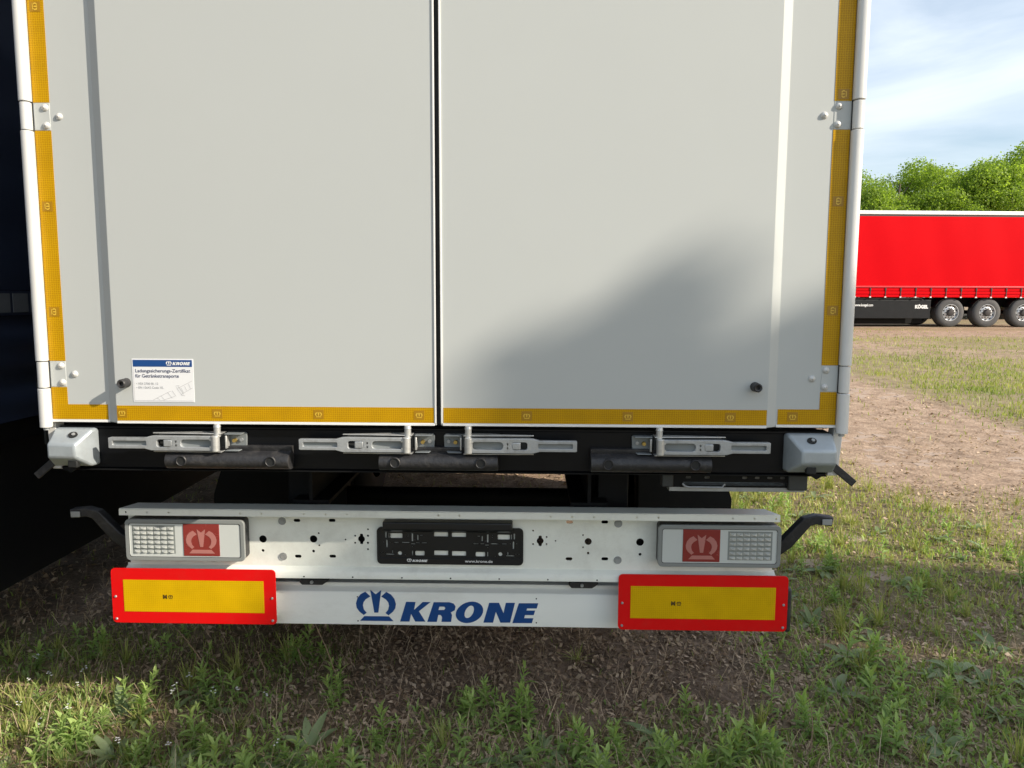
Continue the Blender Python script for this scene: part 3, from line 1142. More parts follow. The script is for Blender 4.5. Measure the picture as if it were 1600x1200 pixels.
# --- tail lamps
def lamp(s):
    cx = -.8900 if s < 0 else .917
    cz = .7220
    root = empty('tail_lamp', (cx, YP, cz), parent=TR)
    W, H = .2026, .0703
    o1 = flat([rrect(-W + .004, W - .004, -H + .001, H - .001, .012)], .0195, .003)
    link('lamp_housing', o1, 'rubber', root, smooth=40, loc=(0, -.024, 0))
    link('lamp_frame', flat([rrect(-W, W, -H, H, .014), rrect(-W + .010, W - .010, -H + .010, H - .010, .008)], .004, .0018), 'lamp_frame', root, smooth=40, loc=(0, -.052, 0))
    link('lamp_seal', flat([rrect(-W + .0085, W - .0085, -H + .0085, H - .0085, .009), rrect(-W + .0125, W - .0125, -H + .0125, H - .0125, .007)], .003), 'rubber', root, smooth=0, loc=(0, -.0545, 0))
    link('lens', flat([rrect(-W + .012, W - .012, -H + .012, H - .012, .007)], .003, .001), 'lamp_clear', root, smooth=40, loc=(0, -.052, 0))
    # red field with the crown
    rx = .002 + (s * .030) * 0
    xr0 = -.0046 if s < 0 else -.122
    xr1 = xr0 + .124
    MB().box(xr0, xr1, -.0580, -.0555, -H + .0165, H - .0125).build('red_field', 'lamp_red', root, bevel=.001)
    inst(CROWN, 'crown_emblem', 'lamp_pink', root, ((xr0 + xr1) / 2, -.0590, -H + .026), (.082, 1, .086))
    # divider between clear fields
    MB().box(s * .190 - .001, s * .190 + .001, -.0575, -.055, -H + .02, H - .02).build('lens_rib', 'lamp_clear', root)
    # reversing/indicator field: rows of reflector cups
    xa = -.1765 if s < 0 else .032
    MB().box(xa - .004, xa + .1435, -.0562, -.0545, -H + .0235, H - .018).build('cup_field', 'led_gap', root)
    nx, nz_ = 6, 6
    g = MB()
    cw, ch = .1395 / nx, (2 * H - .0435) / nz_
    for i in range(nx):
        for j in range(nz_):
            x = xa + cw * i
            z = -H + .024 + ch * j
            a, b_, c, d_ = (x + .0012, z + .001), (x + cw - .0012, z + .001), (x + cw - .0012, z + ch * .72), (x + .0012, z + ch * .72)
            m_ = (x + cw * (.5), z + ch * .28)
            y0, y1 = -.0565, -.0632
            g.add([(a[0], y0, a[1]), (b_[0], y0, b_[1]), (c[0], y0, c[1]), (d_[0], y0, d_[1]), (m_[0], y1, m_[1])], [(0, 1, 4), (1, 2, 4), (2, 3, 4), (3, 0, 4)])
    o = g.build('reflector_cups', 'led_cell', root, smooth=0)
    o['kind'] = 'stuff'
    return root


lamp(-1); lamp(1)

# --- licence plate holder
kz = .000387


def hz(zx, zy):
    return ((zx - 768) * kz + .0086, .7615 - (zy - 195) * kz)


def hrect(x0, y0, x1, y1, r=0.0):
    a, b = hz(x0, y1), hz(x1, y0)
    if r:
        return rrect(a[0], b[0], a[1], b[1], r, 3)
    return [(a[0], a[1]), (b[0], a[1]), (b[0], b[1]), (a[0], b[1])]


lh = [(235, 250, 345, 297, .003), (625, 237, 752, 278, .002), (455, 410, 541, 455, .004), (625, 405, 752, 450, .002)]
ll = [(265, 332, 308, 340), (338, 331, 405, 340), (465, 335, 497, 342), (515, 334, 560, 341), (190, 240, 203, 295), (218, 250, 227, 297),
      (197, 312, 211, 382), (425, 250, 440, 325), (475, 265, 487, 313), (500, 264, 524, 272), (420, 344, 458, 352), (428, 410, 438, 454),
      (195, 441, 268, 450), (249, 410, 259, 436), (425, 231, 545, 236)]
hl = []
for x0, y0, x1, y1, r in lh:
    hl += [hrect(x0, y0, x1, y1, r), hrect(1536 - x1, y0 + 3, 1536 - x0, y1 + 3, r)]
for x0, y0, x1, y1 in ll:
    hl += [hrect(x0, y0, x1, y1), hrect(1536 - x1, y0 + 3, 1536 - x0, y1 + 3)]
for zx in (320, 1216):
    hl.append(circ(*hz(zx, 433), .0075, 14))
for zx, zy in ((175, 335), (232, 335), (392, 258), (392, 277), (432, 372), (455, 312), (155, 430), (182, 430), (367, 450)):
    hl += [circ(*hz(zx, zy), .0017, 7), circ(*hz(1536 - zx, zy + 3), .0017, 7)]
a, b = hz(118, 530), hz(1418, 195)
holder = link('plate_holder', flat([rrect(a[0], b[0], a[1], b[1], .015)] + hl, .0012, .0004), 'plate_black', TR, smooth=40, loc=(0, YP - .0055, 0))
a, b = hz(185, 232), hz(1325, 122)
MB().hull([(x, y, z) for x in (a[0], b[0]) for y, z in ((YP - .016, a[1]), (YP - .045, a[1] + .016), (YP - .045, b[1]), (YP - .002, b[1]), (YP - .0165, a[1] + .004))]).build('plate_lamp_hood', 'plate_black', holder, bevel=.004).location = (0, -(YP - .0055), 0)
a, b = hz(118, 530), hz(1418, 195)
rimp = [rrect(a[0], b[0], a[1], b[1], .015), rrect(a[0] + .006, b[0] - .006, a[1] + .021, b[1] - .006, .006)]
link('holder_rim', flat(rimp, .0015, .0005), 'plate_black', holder, smooth=40, loc=(0, -.0035, 0))
x, z = hz(384, 508)
inst(CROWN, 'crown_emblem', 'print_white', holder, (x + .008, -.0062, z), .0125)
inst(KRONE, 'lettering', 'print_white', holder, (x + .0185, -.0062, z), (.0074, 1, .0078))
me = text('www.krone.de', .0135, .0002)
w = max(v.co.x for v in me.vertices)
o = link('lettering', me, 'print_white', holder, smooth=0, loc=(hz(902, 508)[0], -.0062, hz(902, 508)[1]))
o.scale = ((1148 - 902) * kz / w, 1, 1)
a = hz(585, 218)
MB().box(hz(588, 0)[0], hz(916, 0)[0], -.0062, -.0012, hz(0, 222)[1], hz(0, 195)[1]).build('holder_strip', 'print_dim', holder)

# --- rear guard beam
YB = .270
bp_ = [(YB + 0.02, 0.3865), (YB + 0, 0.3906), (YB + 0, 0.5055), (YB + 0.003, 0.5117), (YB + 0.02, 0.5199), (YB + 0.024, 0.525), (YB + 0.024, 0.5363), (YB + 0.1, 0.5363), (YB + 0.1, 0.3886)]
beam = MB().prism(bp_, -1.182, 1.176, 'x').build('guard_beam', 'beam_white', TR, bevel=.002)
for s in (-1, 1):
    xe = 1.1825 if s < 0 else 1.1765
    MB().box(s * xe, s * (xe + .021), YB - .005, YB + .105, .385, .543).build('beam_end_cap', 'rubber', beam, bevel=.008, segs=3)
    xb = (-.479, .471)[s > 0]
    MB().hull([(xb + x, y, z) for y in (YB - .006, YB + .02) for x, z in ((-.046, .558), (.046, .558), (.053, .552), (.031, .5365), (-.041, .5365), (-.051, .547))]).build('beam_bracket', 'rubber', beam, bevel=.002)
    MB().cyl((xb - .005, YB - .012, .548), (xb - .005, YB - .005, .548), .006, seg=8).build('bracket_bolt', 'zinc', beam)
for px, py in ((558.5, 932.5), (559.5, 970), (838, 935.5), (838, 973)):
    x, z = PX(px, py, YB)
    MB().cyl((x, YB - .0008, z), (x, YB + .002, z), .0026, seg=8).build('beam_hole', 'gasket_hole_dark', beam)  # solid black disc, the hole's shade painted on the beam face
# blue emblem and lettering on the beam
sc_ = 1 / 5 * .00225
xk = PX(540 + 425 / 5, 960, YB)[0]
inst(KRONE, 'lettering', 'logo_blue', beam, (xk, YB - .0012, .4045), (153 * sc_ * 1.0, 1, 153 * sc_ * 1.06))
xc_ = PX(540 + 238 / 5, 950, YB)[0]
inst(CROWN, 'crown_emblem', 'logo_blue', beam, (xc_, YB - .0012, .4055), (245 * sc_, 1, 245 * sc_ * 1.05))


def board(s):
    x0, x1 = (-1.1646, -.5921) if s < 0 else (.5868, 1.1593)
    z0, z1 = .4178, .6127
    yf = .202
    o = link('marker_board', flat([rrect(x0, x1, z0, z1, .014)], .0015, .0006), 'red_sheet', TR, smooth=40, loc=(0, yf, 0))
    ix0, ix1 = x0 + (.042 if s < 0 else .041), x1 - .041
    MB().box(ix0, ix1, -.0030, -.0018, z0 + .041, z1 - .040).build('yellow_field', 'board_yellow', o, smooth=0)
    for bx_, bz in ((x0 + .013, .512), (x1 - .013, .512), (x0 + .013, z0 + .014), (x1 - .013, z0 + .014)):
        MB().lathe([(0, -.0045), (.003, -.0044), (.0042, -.003), (.0046, -.001)], 'y', 12, (bx_, -.001, bz)).build('rivet', 'zinc', o)
    xm = ix0 + (ix1 - ix0) * .28
    link('mark', text('M', .019, .0012), 'print_brown', o, smooth=0, loc=(xm, -.0036, .5066))
    inst(CROWN, 'crown_emblem', 'print_brown', o, (xm + .027, -.0036, .5055), (.012, 1, .015))
    # the box section the board is screwed to
    MB().box(x0 + .02, x1 - .02, .0025, YB - yf - .001, z0 + .005, .513).build('board_backing', 'beam_white', o)


board(-1); board(1)


# --- side marker lamps on rubber arms
def marker(s):
    root = MB()
    pts = [Vector((s * 1.125, .27, .678)), Vector((s * 1.162, .255, .714)), Vector((s * 1.224, .245, .793)), Vector((s * 1.252, .24, .803)), Vector((s * 1.306, .235, .798))]
    v, f = [], []
    hw = [.022, .021, .018, .016, .016]
    for k, p in enumerate(pts):
        d = (pts[min(k + 1, 4)] - pts[max(k - 1, 0)]).normalized()
        q = Vector((-d.z, 0, d.x)) * s
        y = Vector((0, .018, 0))
        v += [p + q * hw[k] - y, p + q * hw[k] + y, p - q * hw[k] + y, p - q * hw[k] - y]
    for k in range(4):
        for i in range(4):
            j = (i + 1) % 4
            f.append((k * 4 + i, k * 4 + j, k * 4 + 4 + j, k * 4 + 4 + i))
    f += [(3, 2, 1, 0), (16, 17, 18, 19)]
    root.add(v, f)
    o = root.build('marker_lamp', 'rubber', TR, bevel=.004)
    MB().box(s * 1.268, s * 1.301, .2125, .217, .788, .808).build('marker_lens', 'grommet', o, bevel=.002)
    return o


marker(-1); marker(1)

# --- folding ladder tray under the right of the sill
lt = MB()
lt.box(.73, 1.163, .10, .16, .930, .944)
lt.box(.73, 1.163, .157, .16, .944, .986)
tray = lt.build('ladder_tray', 'zinc', TR, bevel=.001)
link('tray_side', flat([[(.74, .944), (1.16, .944), (1.16, .998), (.74, .998)]] + [rrect(x - .008, x + .008, .972, .980, .003, 3) for x in [.79, .85, .97, 1.01, 1.05, 1.09, 1.13]]
                       + [[(.775, .950), (1.145, .950), (1.145, .961), (.775, .961)]], .001), 'chassis_black', tray, smooth=0, loc=(0, .099, 0))
MB().tube([(.77, .088, .958), (.778, .086, .950), (.79, .086, .947), (.895, .086, .947), (.905, .088, .958)], .0035, 8).build('tray_handle', 'zinc', tray)
MB().box(1.105, 1.166, .085, .125, .938, .992).build('tray_block', 'zinc_shadow', tray, bevel=.004)
MB().box(.705, .742, .09, .13, .945, .992).build('tray_block', 'zinc_shadow', tray, bevel=.004)

# --- chassis under the box
for s in (-1, 1):
    x = s * .49
    m = MB()
    m.box(x - .065, x + .065, .30, 12.6, .995, 1.010)
    m.box(x - .006, x + .006, .30, 12.6, .835, .994)
    m.box(x - .065, x + .065, .30, 12.6, .82, .834)
    m.build('frame_rail', 'chassis_black', TR)
    xs = s * .56 + .02
    MB().box(xs - .055, xs + .055, .375, .49, .45, 1.0).build('guard_support', 'chassis_black', TR, bevel=.004)
    MB().box(xs - .05, xs + .05, .371, .50, .40, .54).build('support_foot', 'chassis_black', TR)
    MB().box(s * 1.19, s * 1.22, .2, 13.2, 1.0, 1.135).build('side_rave', 'chassis_black', TR)
for y in (.9, 1.3, 2.4, 3.9, 5.3, 7.2, 9.4, 11.6):
    MB().box(-1.18, 1.18, y, y + .06, 1.012, 1.11).build('cross_member', 'chassis_black', TR)
MB().box(-1.185, 1.185, .165, 13.3, 1.112, 1.132).build('floor', 'chassis_black', TR)


def wheel(name, parent, loc, side, dark=False):
    """side=-1: disc faces -y/-x of the local y axis"""
    root = empty(name, loc, parent=parent)
    Rr, w = .505, .19
    t = MB()
    t.lathe([(.285, -w), (.30, -w - .005), (.33, -w - .012), (.40, -w - .012), (.455, -w + .004), (.490, -w + .022), (.503, -w + .045), (.505, -.12),
             (.497, -.118), (.497, -.108), (.505, -.106), (.505, -.035), (.497, -.033), (.497, -.023), (.505, -.021), (.505, .021), (.497, .023), (.497, .033), (.505, .035),
             (.505, .106), (.497, .108), (.497, .118), (.505, .12), (.503, w - .045), (.49, w - .022), (.455, w - .004), (.40, w + .012), (.33, w + .012), (.285, w)], 'y', 48)
    t.build('tyre', 'wheel_shade' if dark else 'tyre', root, smooth=50)
    r = MB()
    r.lathe([(.289, -w - .002), (.294, -w - .012), (.284, -w - .013), (.272, -w + .01), (.266, -w + .05), (.240, -w + .060), (.225, -w + .038), (.17, -w + .018),
             (.150, -w + .016), (.148, -w + .030), (.05, -w + .030), (.0, -w + .030)], 'y', 48)
    nf = len(r.f)
    for i in range(10):
        a = 2 * math.pi * (i + .5) / 10
        r.cyl((.232 * math.cos(a), -w + .030, .232 * math.sin(a)), (.232 * math.cos(a), -w + .046, .232 * math.sin(a)), .024, seg=12)
    ro = r.build('rim', 'hub_dark' if dark else 'rim', root, smooth=50)  # dark wheels: shade put into the rim colour as well
    ro.data.materials.append(MATS['wheel_shade'])  # rim holes are solid dark discs, their inner shade painted
    for pl in ro.data.polygons[nf:]:
        pl.material_index = 1
    h = MB()
    h.lathe([(.125, -w + .03), (.12, -w - .02), (.095, -w - .055), (.06, -w - .06), (.0, -w - .06)], 'y', 24)
    for i in range(10):
        a = 2 * math.pi * i / 10
        h.cyl((.165 * math.cos(a), -w + .03, .165 * math.sin(a)), (.165 * math.cos(a), -w - .012, .165 * math.sin(a)), .017, seg=6)
    h.build('hub', 'hub_dark', root)
    return root


w0 = None
for y in (1.92, 3.23):
    MB().cyl((-.95, y, .42), (.95, y, .42), .055).build('axle', 'chassis_black', TR)
    for s in (-1, 1):
        if w0 is None:
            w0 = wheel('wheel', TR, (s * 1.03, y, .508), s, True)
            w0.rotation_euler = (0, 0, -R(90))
        else:
            c = copy_tree(w0, TR)
            c.location = (s * 1.03, y, .508)
            c.rotation_euler = (0, 0, R(90) * s)
# rear mudguards and flaps
for s in (-1, 1):
    g = MB()
    outer = [(1.92 - .62 * math.cos(t), .52 + .54 * math.sin(t)) for t in [R(a) for a in range(-2, 92, 10)]]
    inner = [(1.92 - .60 * math.cos(t), .52 + .52 * math.sin(t)) for t in [R(a) for a in range(88, -8, -10)]]
    g.prism(outer + inner, s * .84, s * 1.235, 'x')
    g.build('mudguard', 'rubber', TR, smooth=50)
    f = MB()
    xi = .60 if s < 0 else .80
    f.hull([(s * xi, 1.27, .98), (s * xi, 1.275, .98), (s * 1.12, 1.27, .98), (s * 1.12, 1.275, .98), (s * 1.24, 1.255, .60), (s * 1.24, 1.26, .60), (s * xi, 1.25, .34), (s * 1.24, 1.25, .34), (s * xi, 1.256, .34), (s * 1.24, 1.256, .34)])
    fl_ = f.build('mud_flap', 'chassis_black', TR)
    if s < 0:
        x, z = PX(500, 749, 1.24)
        inst(KRONE, 'lettering', 'print_dim', fl_, (x, 1.250, z), .0235)
for s in (-1, 1):
    MB().box(s * .9 - .06, s * .9 + .06, 9.3, 9.42, .12, 1.0).build('landing_leg', 'chassis_black', TR)
    MB().box(s * .9 - .12, s * .9 + .12, 9.26, 9.46, .10, .125).build('leg_foot', 'chassis_black', TR)

# loose loops of thin cable hanging by the left post
cb = MB()
for k, (dx, dz) in enumerate(((0, 0), (.012, -.01))):
    pts = []
    for i in range(26):
        t = i / 25
        a = math.pi * (.02 + 1.0 * t)
        pts.append((-1.252 - (.055 + dx) * math.sin(a) - .004 * math.sin(7 * t), .10 + .02 * t, 1.36 - .20 * t + dz + .012 * math.sin(9 * t + k)))
    cb.tube(pts, .0016, 6)
cb.build('seal_cable', 'cable', TR)

# ------------------------------------------------------------------ dark trailer parked alongside on the left
NT = empty('curtain_trailer', (-1.92, -1.75, 0))
tag(NT, 'dark navy curtain-side trailer parked close beside the white trailer', 'trailer')


def wavy(x0, y0, y1, z0, z1, ny, nz, amp):
    b = MB()
    v = []
    for j in range(nz + 1):
        for i in range(ny + 1):
            y = y0 + (y1 - y0) * i / ny
            z = z0 + (z1 - z0) * j / nz
            d = amp * (math.sin(z * 21 + 1.3 * math.sin(y * 1.7)) + .5 * math.sin(z * 47 + y * 2.3) + .8 * math.sin(y * 5.2)) * (1 - (j / nz) ** 2 * .6)
            v.append((x0 + d, y, z))
    f = [(j * (ny + 1) + i, j * (ny + 1) + i + 1, (j + 1) * (ny + 1) + i + 1, (j + 1) * (ny + 1) + i) for j in range(nz) for i in range(ny)]
    return b.add(v, f)


wavy(0.0, 0.0, 12.8, 1.02, 1.46, 90, 30, .012).build('curtain_skirt', 'navy_tarp', NT, smooth=180)
wavy(0.004, 0.0, 12.8, 1.57, 3.80, 60, 24, .006).build('curtain', 'navy_tarp', NT, smooth=180)
MB().box(-.01, .012, 0, 12.8, 1.462, 1.568).build('reflective_band', 'navy_tarp', NT)
for k in range(110):
    y = .08 + k * .116
    if y < 8:
        MB().box(.0125, .0145, y, y + .098, 1.476, 1.556).build('band_tile', 'navy_band', NT, smooth=0)
MB().box(-2.52, -.03, .04, 12.8, 1.0, 3.85).build('box_body', 'chassis_black', NT)
MB().box(-2.55, .02, -.02, 12.85, 3.81, 3.99).build('roof_rail', 'rail_white', NT, bevel=.02)
MB().box(-.05, .01, 0, 12.8, .93, 1.015).build('side_rave', 'chassis_black', NT)
for k in range(10):
    y = .3 + k * .62
    MB().box(.012, .022, y, y + .03, .88, 1.2).build('strap_buckle', 'zinc_shadow', NT, bevel=.002)
MB().box(-2.4, -.12, .0, .10, .45, .62).build('guard_beam', 'chassis_black', NT, bevel=.005)
MB().box(-.06, -.03, 2.2, 12.2, .30, .925).build('side_skirt', 'skirt_black', NT, bevel=.004)
for s in (-2.05, -.45):
    MB().box(s - .06, s + .06, .2, 12, .68, .98).build('frame_rail', 'chassis_black', NT)
    MB().box(s - .05, s + .05, .05, .18, .5, 1.0).build('guard_support', 'chassis_black', NT)
for y in (.55, 1.65):
    for x, s in ((-.22, 1), (-2.28, -1)):
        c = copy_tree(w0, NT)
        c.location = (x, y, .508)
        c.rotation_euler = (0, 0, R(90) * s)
    MB().cyl((-2.2, y, .51), (-.3, y, .51), .07).build('axle', 'chassis_black', NT)
for x in (-2.0, -.5):
    MB().box(x - .06, x + .06, 10.9, 11.02, .12, 1.0).build('landing_leg', 'chassis_black', NT)
    MB().box(x - .12, x + .12, 10.86, 11.06, .02, .125).build('leg_foot', 'chassis_black', NT)

# ------------------------------------------------------------------ red curtain trailer across the yard
RY = 25.0
rx0, rz0 = PX(1484, 511, RY)
RT = empty('red_trailer', (rx0, RY, float(base_h(rx0, RY)) + .015), R(3.2))
tag(RT, 'long red curtain-side trailer with black side skirt standing in front of the trees', 'trailer')
DR = RY - CAM[1]
pm = DR / FPX                                   # metres per pixel there
RL, RRt = -9.6, 4.0                             # front and rear end along its own x
zz = lambda py: (511 - py) * pm * 1.02
c = MB()
nx_, nz2 = 60, 12
v = []
for j in range(nz2 + 1):
    for i in range(nx_ + 1):
        x = RL + (RRt - RL) * i / nx_
        z = 1.36 + (3.80 - 1.36) * j / nz2
        t = j / nz2
        v.append((x, -.04 - .02 * math.sin(math.pi * t) - .012 * math.sin(x * 2.35) * math.sin(math.pi * t) - .004 * math.sin(x * 5.3 + t * 3), z))
c.add(v, [(j * (nx_ + 1) + i, j * (nx_ + 1) + i + 1, (j + 1) * (nx_ + 1) + i + 1, (j + 1) * (nx_ + 1) + i) for j in range(nz2) for i in range(nx_)])
c.build('curtain', 'red_tarp', RT, smooth=180)
MB().box(RL, RRt, .02, 2.5, 1.05, 3.85).build('box_body', 'red_sheet', RT)
MB().box(RL - .02, RRt + .02, -.06, 2.55, 3.86, 3.99).build('roof_rail', 'rail_white', RT, bevel=.015)
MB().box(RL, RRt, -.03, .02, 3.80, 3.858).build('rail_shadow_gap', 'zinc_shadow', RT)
MB().box(RL, RRt, -.085, .02, 1.365, 1.425).build('curtain_hem', 'red_rave', RT, bevel=.01)
for z0, z1, y in ((1.25, 1.355, -.060), (1.14, 1.24, -.066), (1.035, 1.13, -.058)):
    MB().box(RL, RRt, y, .02, z0, z1).build('side_board', 'red_tarp', RT, bevel=.012)
bk = MB()
bk.box(-.022, .022, -.085, -.05, 1.26, 1.36)
bk.box(-.012, .012, -.080, -.06, 1.08, 1.27)
bkm = None
for k in range(26):
    x = RL + .25 + k * .535
    if x > RRt - .1:
        break
    if bkm is None:
        o = bk.build('strap_buckle', 'hub_dark', RT)
        bkm = o.data
    else:
        o = bpy.data.objects.new('strap_buckle', bkm)
        COL.objects.link(o)
        o.parent = RT
    o.location = (x, 0, 0)
    h = MB().box(-.03, .03, -.075, -.045, 1.02, 1.06).build('strap_hook', 'rail_white', RT)
    h.location = (x, 0, 0)
sk1 = -.72
MB().box(RL + 2.4, sk1, .02, .06, .30, .93).build('side_skirt', 'skirt_black', RT, bevel=.01)
MB().box(RL + 2.4, sk1, .012, .03, .925, .945).build('skirt_edge', 'zinc_shadow', RT)
MB().tube([(RL + 2.5, -.01, 1.0), (sk1 - .4, -.01, .99), (sk1 - .3, -.01, .96), (sk1 - .34, -.01, .93)], .012, 6).build('guard_rail', 'zinc_shadow', RT)
me = text('KÖGEL', .155, .010, space=1.05)
w = max(v_.co.x for v_ in me.vertices)
o = link('lettering', me, 'print_white', RT, smooth=0, loc=((1428 - 1484) * pm, .016, .655))
o.scale = ((1448.5 - 1428) * pm / w, 1, 1)
me = text('www.koegel.com', .125, .003)
w = max(v_.co.x for v_ in me.vertices)
o = link('lettering', me, 'print_white', RT, smooth=0, loc=((1334.5 - 1484) * pm, .016, .72))
o.scale = ((1362.5 - 1334.5) * pm / w, 1, 1)
wr = None
for k in range(3):
    if wr is None:
        wr = wheel('wheel', RT, (0, .21, .505), -1)
        first = wr
    else:
        c = copy_tree(wr, RT)
        c.location = (k * 1.31, .21, .505)
    c = copy_tree(wr, RT)
    c.location = (k * 1.31, 2.25, .505)
    c.rotation_euler = (0, 0, math.pi)
    g = MB()
    outer = [(k * 1.31 + .60 * math.cos(t), .52 + .52 * math.sin(t)) for t in [R(a) for a in range(160, 95, -10)]]
    inner = [(k * 1.31 + .575 * math.cos(t), .52 + .50 * math.sin(t)) for t in [R(a) for a in range(95, 165, 10)]]
    g.prism(outer + inner, .02, .40, 'y').build('mudguard', 'chassis_black', RT, smooth=50)
    MB().cyl((k * 1.31, .3, .51), (k * 1.31, 2.2, .51), .07).build('axle', 'chassis_black', RT)
MB().box(RL + .4, RRt - .2, .55, .70, .70, 1.03).build('frame_rail', 'chassis_black', RT)
MB().box(RL + .4, RRt - .2, 1.80, 1.95, .70, 1.03).build('frame_rail', 'chassis_black', RT)
MB().box(RL + 3.0, -.75, .4, 2.1, .10, .70).build('under_box', 'chassis_black', RT, bevel=.03)
MB().box(RRt - .35, RRt - .2, .15, 2.35, .45, .6).build('guard_beam', 'chassis_black', RT)
for y in (.75, 1.75):
    MB().box(RL + 2.2, RL + 2.32, y - .06, y + .06, .03, 1.0).build('landing_leg', 'chassis_black', RT)

# ------------------------------------------------------------------ trees


def leaf_cloud(name, centres, radii, n, size, seed, m, fill=.55, squash=.85, rough=.16):
    """leaf-sized faces spread through a set of lobes, dense towards their skins"""
    g = np.random.default_rng(seed)
    vol = np.array(radii) ** 1.9
    which = g.choice(len(radii), n, p=vol / vol.sum())
    d = g.normal(size=(n, 3))
    d /= np.linalg.norm(d, axis=1)[:, None]
    rad = np.array(radii)[which]
    rr = rad * (fill + (1.04 - fill) * g.random(n) ** .6) * (1 + rough * g.normal(size=n))
    d2 = d * np.array([1, 1, squash])
    c = np.array(centres)[which] + d2 * rr[:, None]
    # twig clumping
    c += g.normal(size=(n, 3)) * .05
    nrm = d * .55 + g.normal(size=(n, 3)) * .6 + np.array([0, 0, .35])
    nrm /= np.linalg.norm(nrm, axis=1)[:, None]
    t = np.cross(nrm, g.normal(size=(n, 3)))
    t /= np.linalg.norm(t, axis=1)[:, None]
    b = np.cross(nrm, t)
    L = size * g.uniform(.6, 1.35, n)[:, None]
    W = L * .42
    droop = nrm * L * .18
    v = np.empty((n, 4, 3))
    v[:, 0] = c - t * L * .5
    v[:, 1] = c + b * W - droop * .0
    v[:, 2] = c + t * L * .55 - droop
    v[:, 3] = c - b * W
    me = bpy.data.meshes.new(name)
    me.vertices.add(n * 4)
    me.vertices.foreach_set('co', v.ravel())
    me.loops.add(n * 4)
    me.loops.foreach_set('vertex_index', np.arange(n * 4, dtype=np.int32))
    me.polygons.add(n)
    me.polygons.foreach_set('loop_start', np.arange(0, n * 4, 4, dtype=np.int32))
    me.polygons.foreach_set('loop_total', np.full(n, 4, dtype=np.int32))
    me.update(calc_edges=True)
    a = me.attributes.new('tint', 'FLOAT', 'POINT')
    tl = np.clip(g.normal(.5, .22, n) + (g.random(len(radii))[which] - .5) * .5, 0, 1)
    a.data.foreach_set('value', np.repeat(tl, 4).astype(np.float32))
    me.materials.append(MATS[m])
    return me


def tree(name, x, y, h, rad, seed, nleaf, size, label, m='tree_leaf', group=None, lobes=95, low=.2, flat_top=1.0, extra=()):
    g = np.random.default_rng(seed)
    z0 = float(base_h(x, y)) - .05
    root = empty(name, (x, y, z0))
    tag(root, label, 'tree', group)
    tr = MB()
    rt = .018 * h + .06
    lean = g.normal(0, .03, 2)
    path = [(lean[0] * t * h, lean[1] * t * h, h * t) for t in (0, .1, .25, .45, .65, .8)]
    tr.tube(path, [rt * 1.35, rt, rt * .85, rt * .62, rt * .36, rt * .16], 10)
    cs, rs = [], []
    while len(cs) < lobes:
        q = g.uniform(-1, 1, 3)
        d_ = math.sqrt((q ** 2).sum())
        if d_ > 1 or d_ < .35 or g.random() > .25 + d_ * .8:
            continue
        lr = rad * g.uniform(.11, .26)
        zz_ = h * (low + (1 - low) * (.5 + .5 * q[2])) - lr * .6
        wob = 1 + .22 * math.sin(3 * math.atan2(q[1], q[0]) + seed) + .15 * math.sin(5 * q[2] + seed)
        cs.append((q[0] * rad * wob, q[1] * rad * wob, zz_))
        rs.append(lr)
    for e_ in extra:
        cs.append(e_[:3])
        rs.append(e_[3])
    for k in range(len(cs)):
        c = Vector(cs[k])
        s = Vector((0, 0, max(h * .12, c.z - rad * .55)))
        mid = s.lerp(c, .5) + Vector((0, 0, -.06 * rad))
        tr.tube([s, mid, c], [rt * .26, rt * .15, .015], 5)
    tr.build('trunk', 'bark', root, smooth=60)
    me = leaf_cloud('crown', cs, rs, nleaf, size, seed + 5, m, rough=.035 if extra else .16)
    o = bpy.data.objects.new('crown', me)
    COL.objects.link(o)
    o.parent = root
    return root


def tree_at(px, Y, *a, **k):
    x, _ = PX(px, 480, Y)
    return tree('broadleaf_tree', x, Y, *a, **k)


TG = 'trees behind the red trailer'
tree_at(1375, 35.0, 7.9, 3.2, 3, 85000, .092, 'smaller bright green tree left of the tall one, behind the red trailer', group=TG)
tree_at(1462, 37.0, 7.9, 2.8, 4, 60000, .092, 'bright green tree filling the gap between two crowns behind the red trailer', group=TG)
tree_at(1572, 36.0, 8.6, 3.9, 9, 125000, .095, 'tallest spreading green tree behind the red trailer', group=TG)
tree_at(1520, 41.0, 7.8, 3.6, 6, 26000, .2, 'darker green tree set back behind the tallest tree', 'tree_leaf_dark', group=TG)
tree_at(1350, 43.0, 6.6, 2.6, 16, 9000, .3, 'low dark green tree set back beside the smaller bright tree', 'tree_leaf_dark', group=TG)
tree_at(1720, 37.0, 8.0, 4.0, 12, 14000, .3, 'broad green tree right of the tallest tree behind the red trailer', group=TG)
tree_at(1240, 38.0, 8.0, 3.2, 13, 10000, .3, 'green tree half hidden behind the white trailer', group=TG)
for n_, (px_, Y_, h_, r_) in enumerate(((1160, 41, 8.2, 3.3), (1070, 44, 8.8, 3.6), (960, 43, 8.0, 3.2), (850, 46, 9.0, 3.8), (720, 45, 8.3, 3.4), (580, 47, 8.8, 3.6), (420, 46, 8.4, 3.5), (1880, 40, 8.8, 3.9), (2050, 42, 8.4, 3.6))):
    tree_at(px_, Y_, h_, r_, 40 + n_, 9000, .26, 'green tree in the row behind the trailers, ' + ('beyond the front of the red trailer' if px_ > 900 and px_ < 1500 else 'past the rear of the red trailer' if px_ > 1500 else 'hidden by the white trailer'), group=TG)
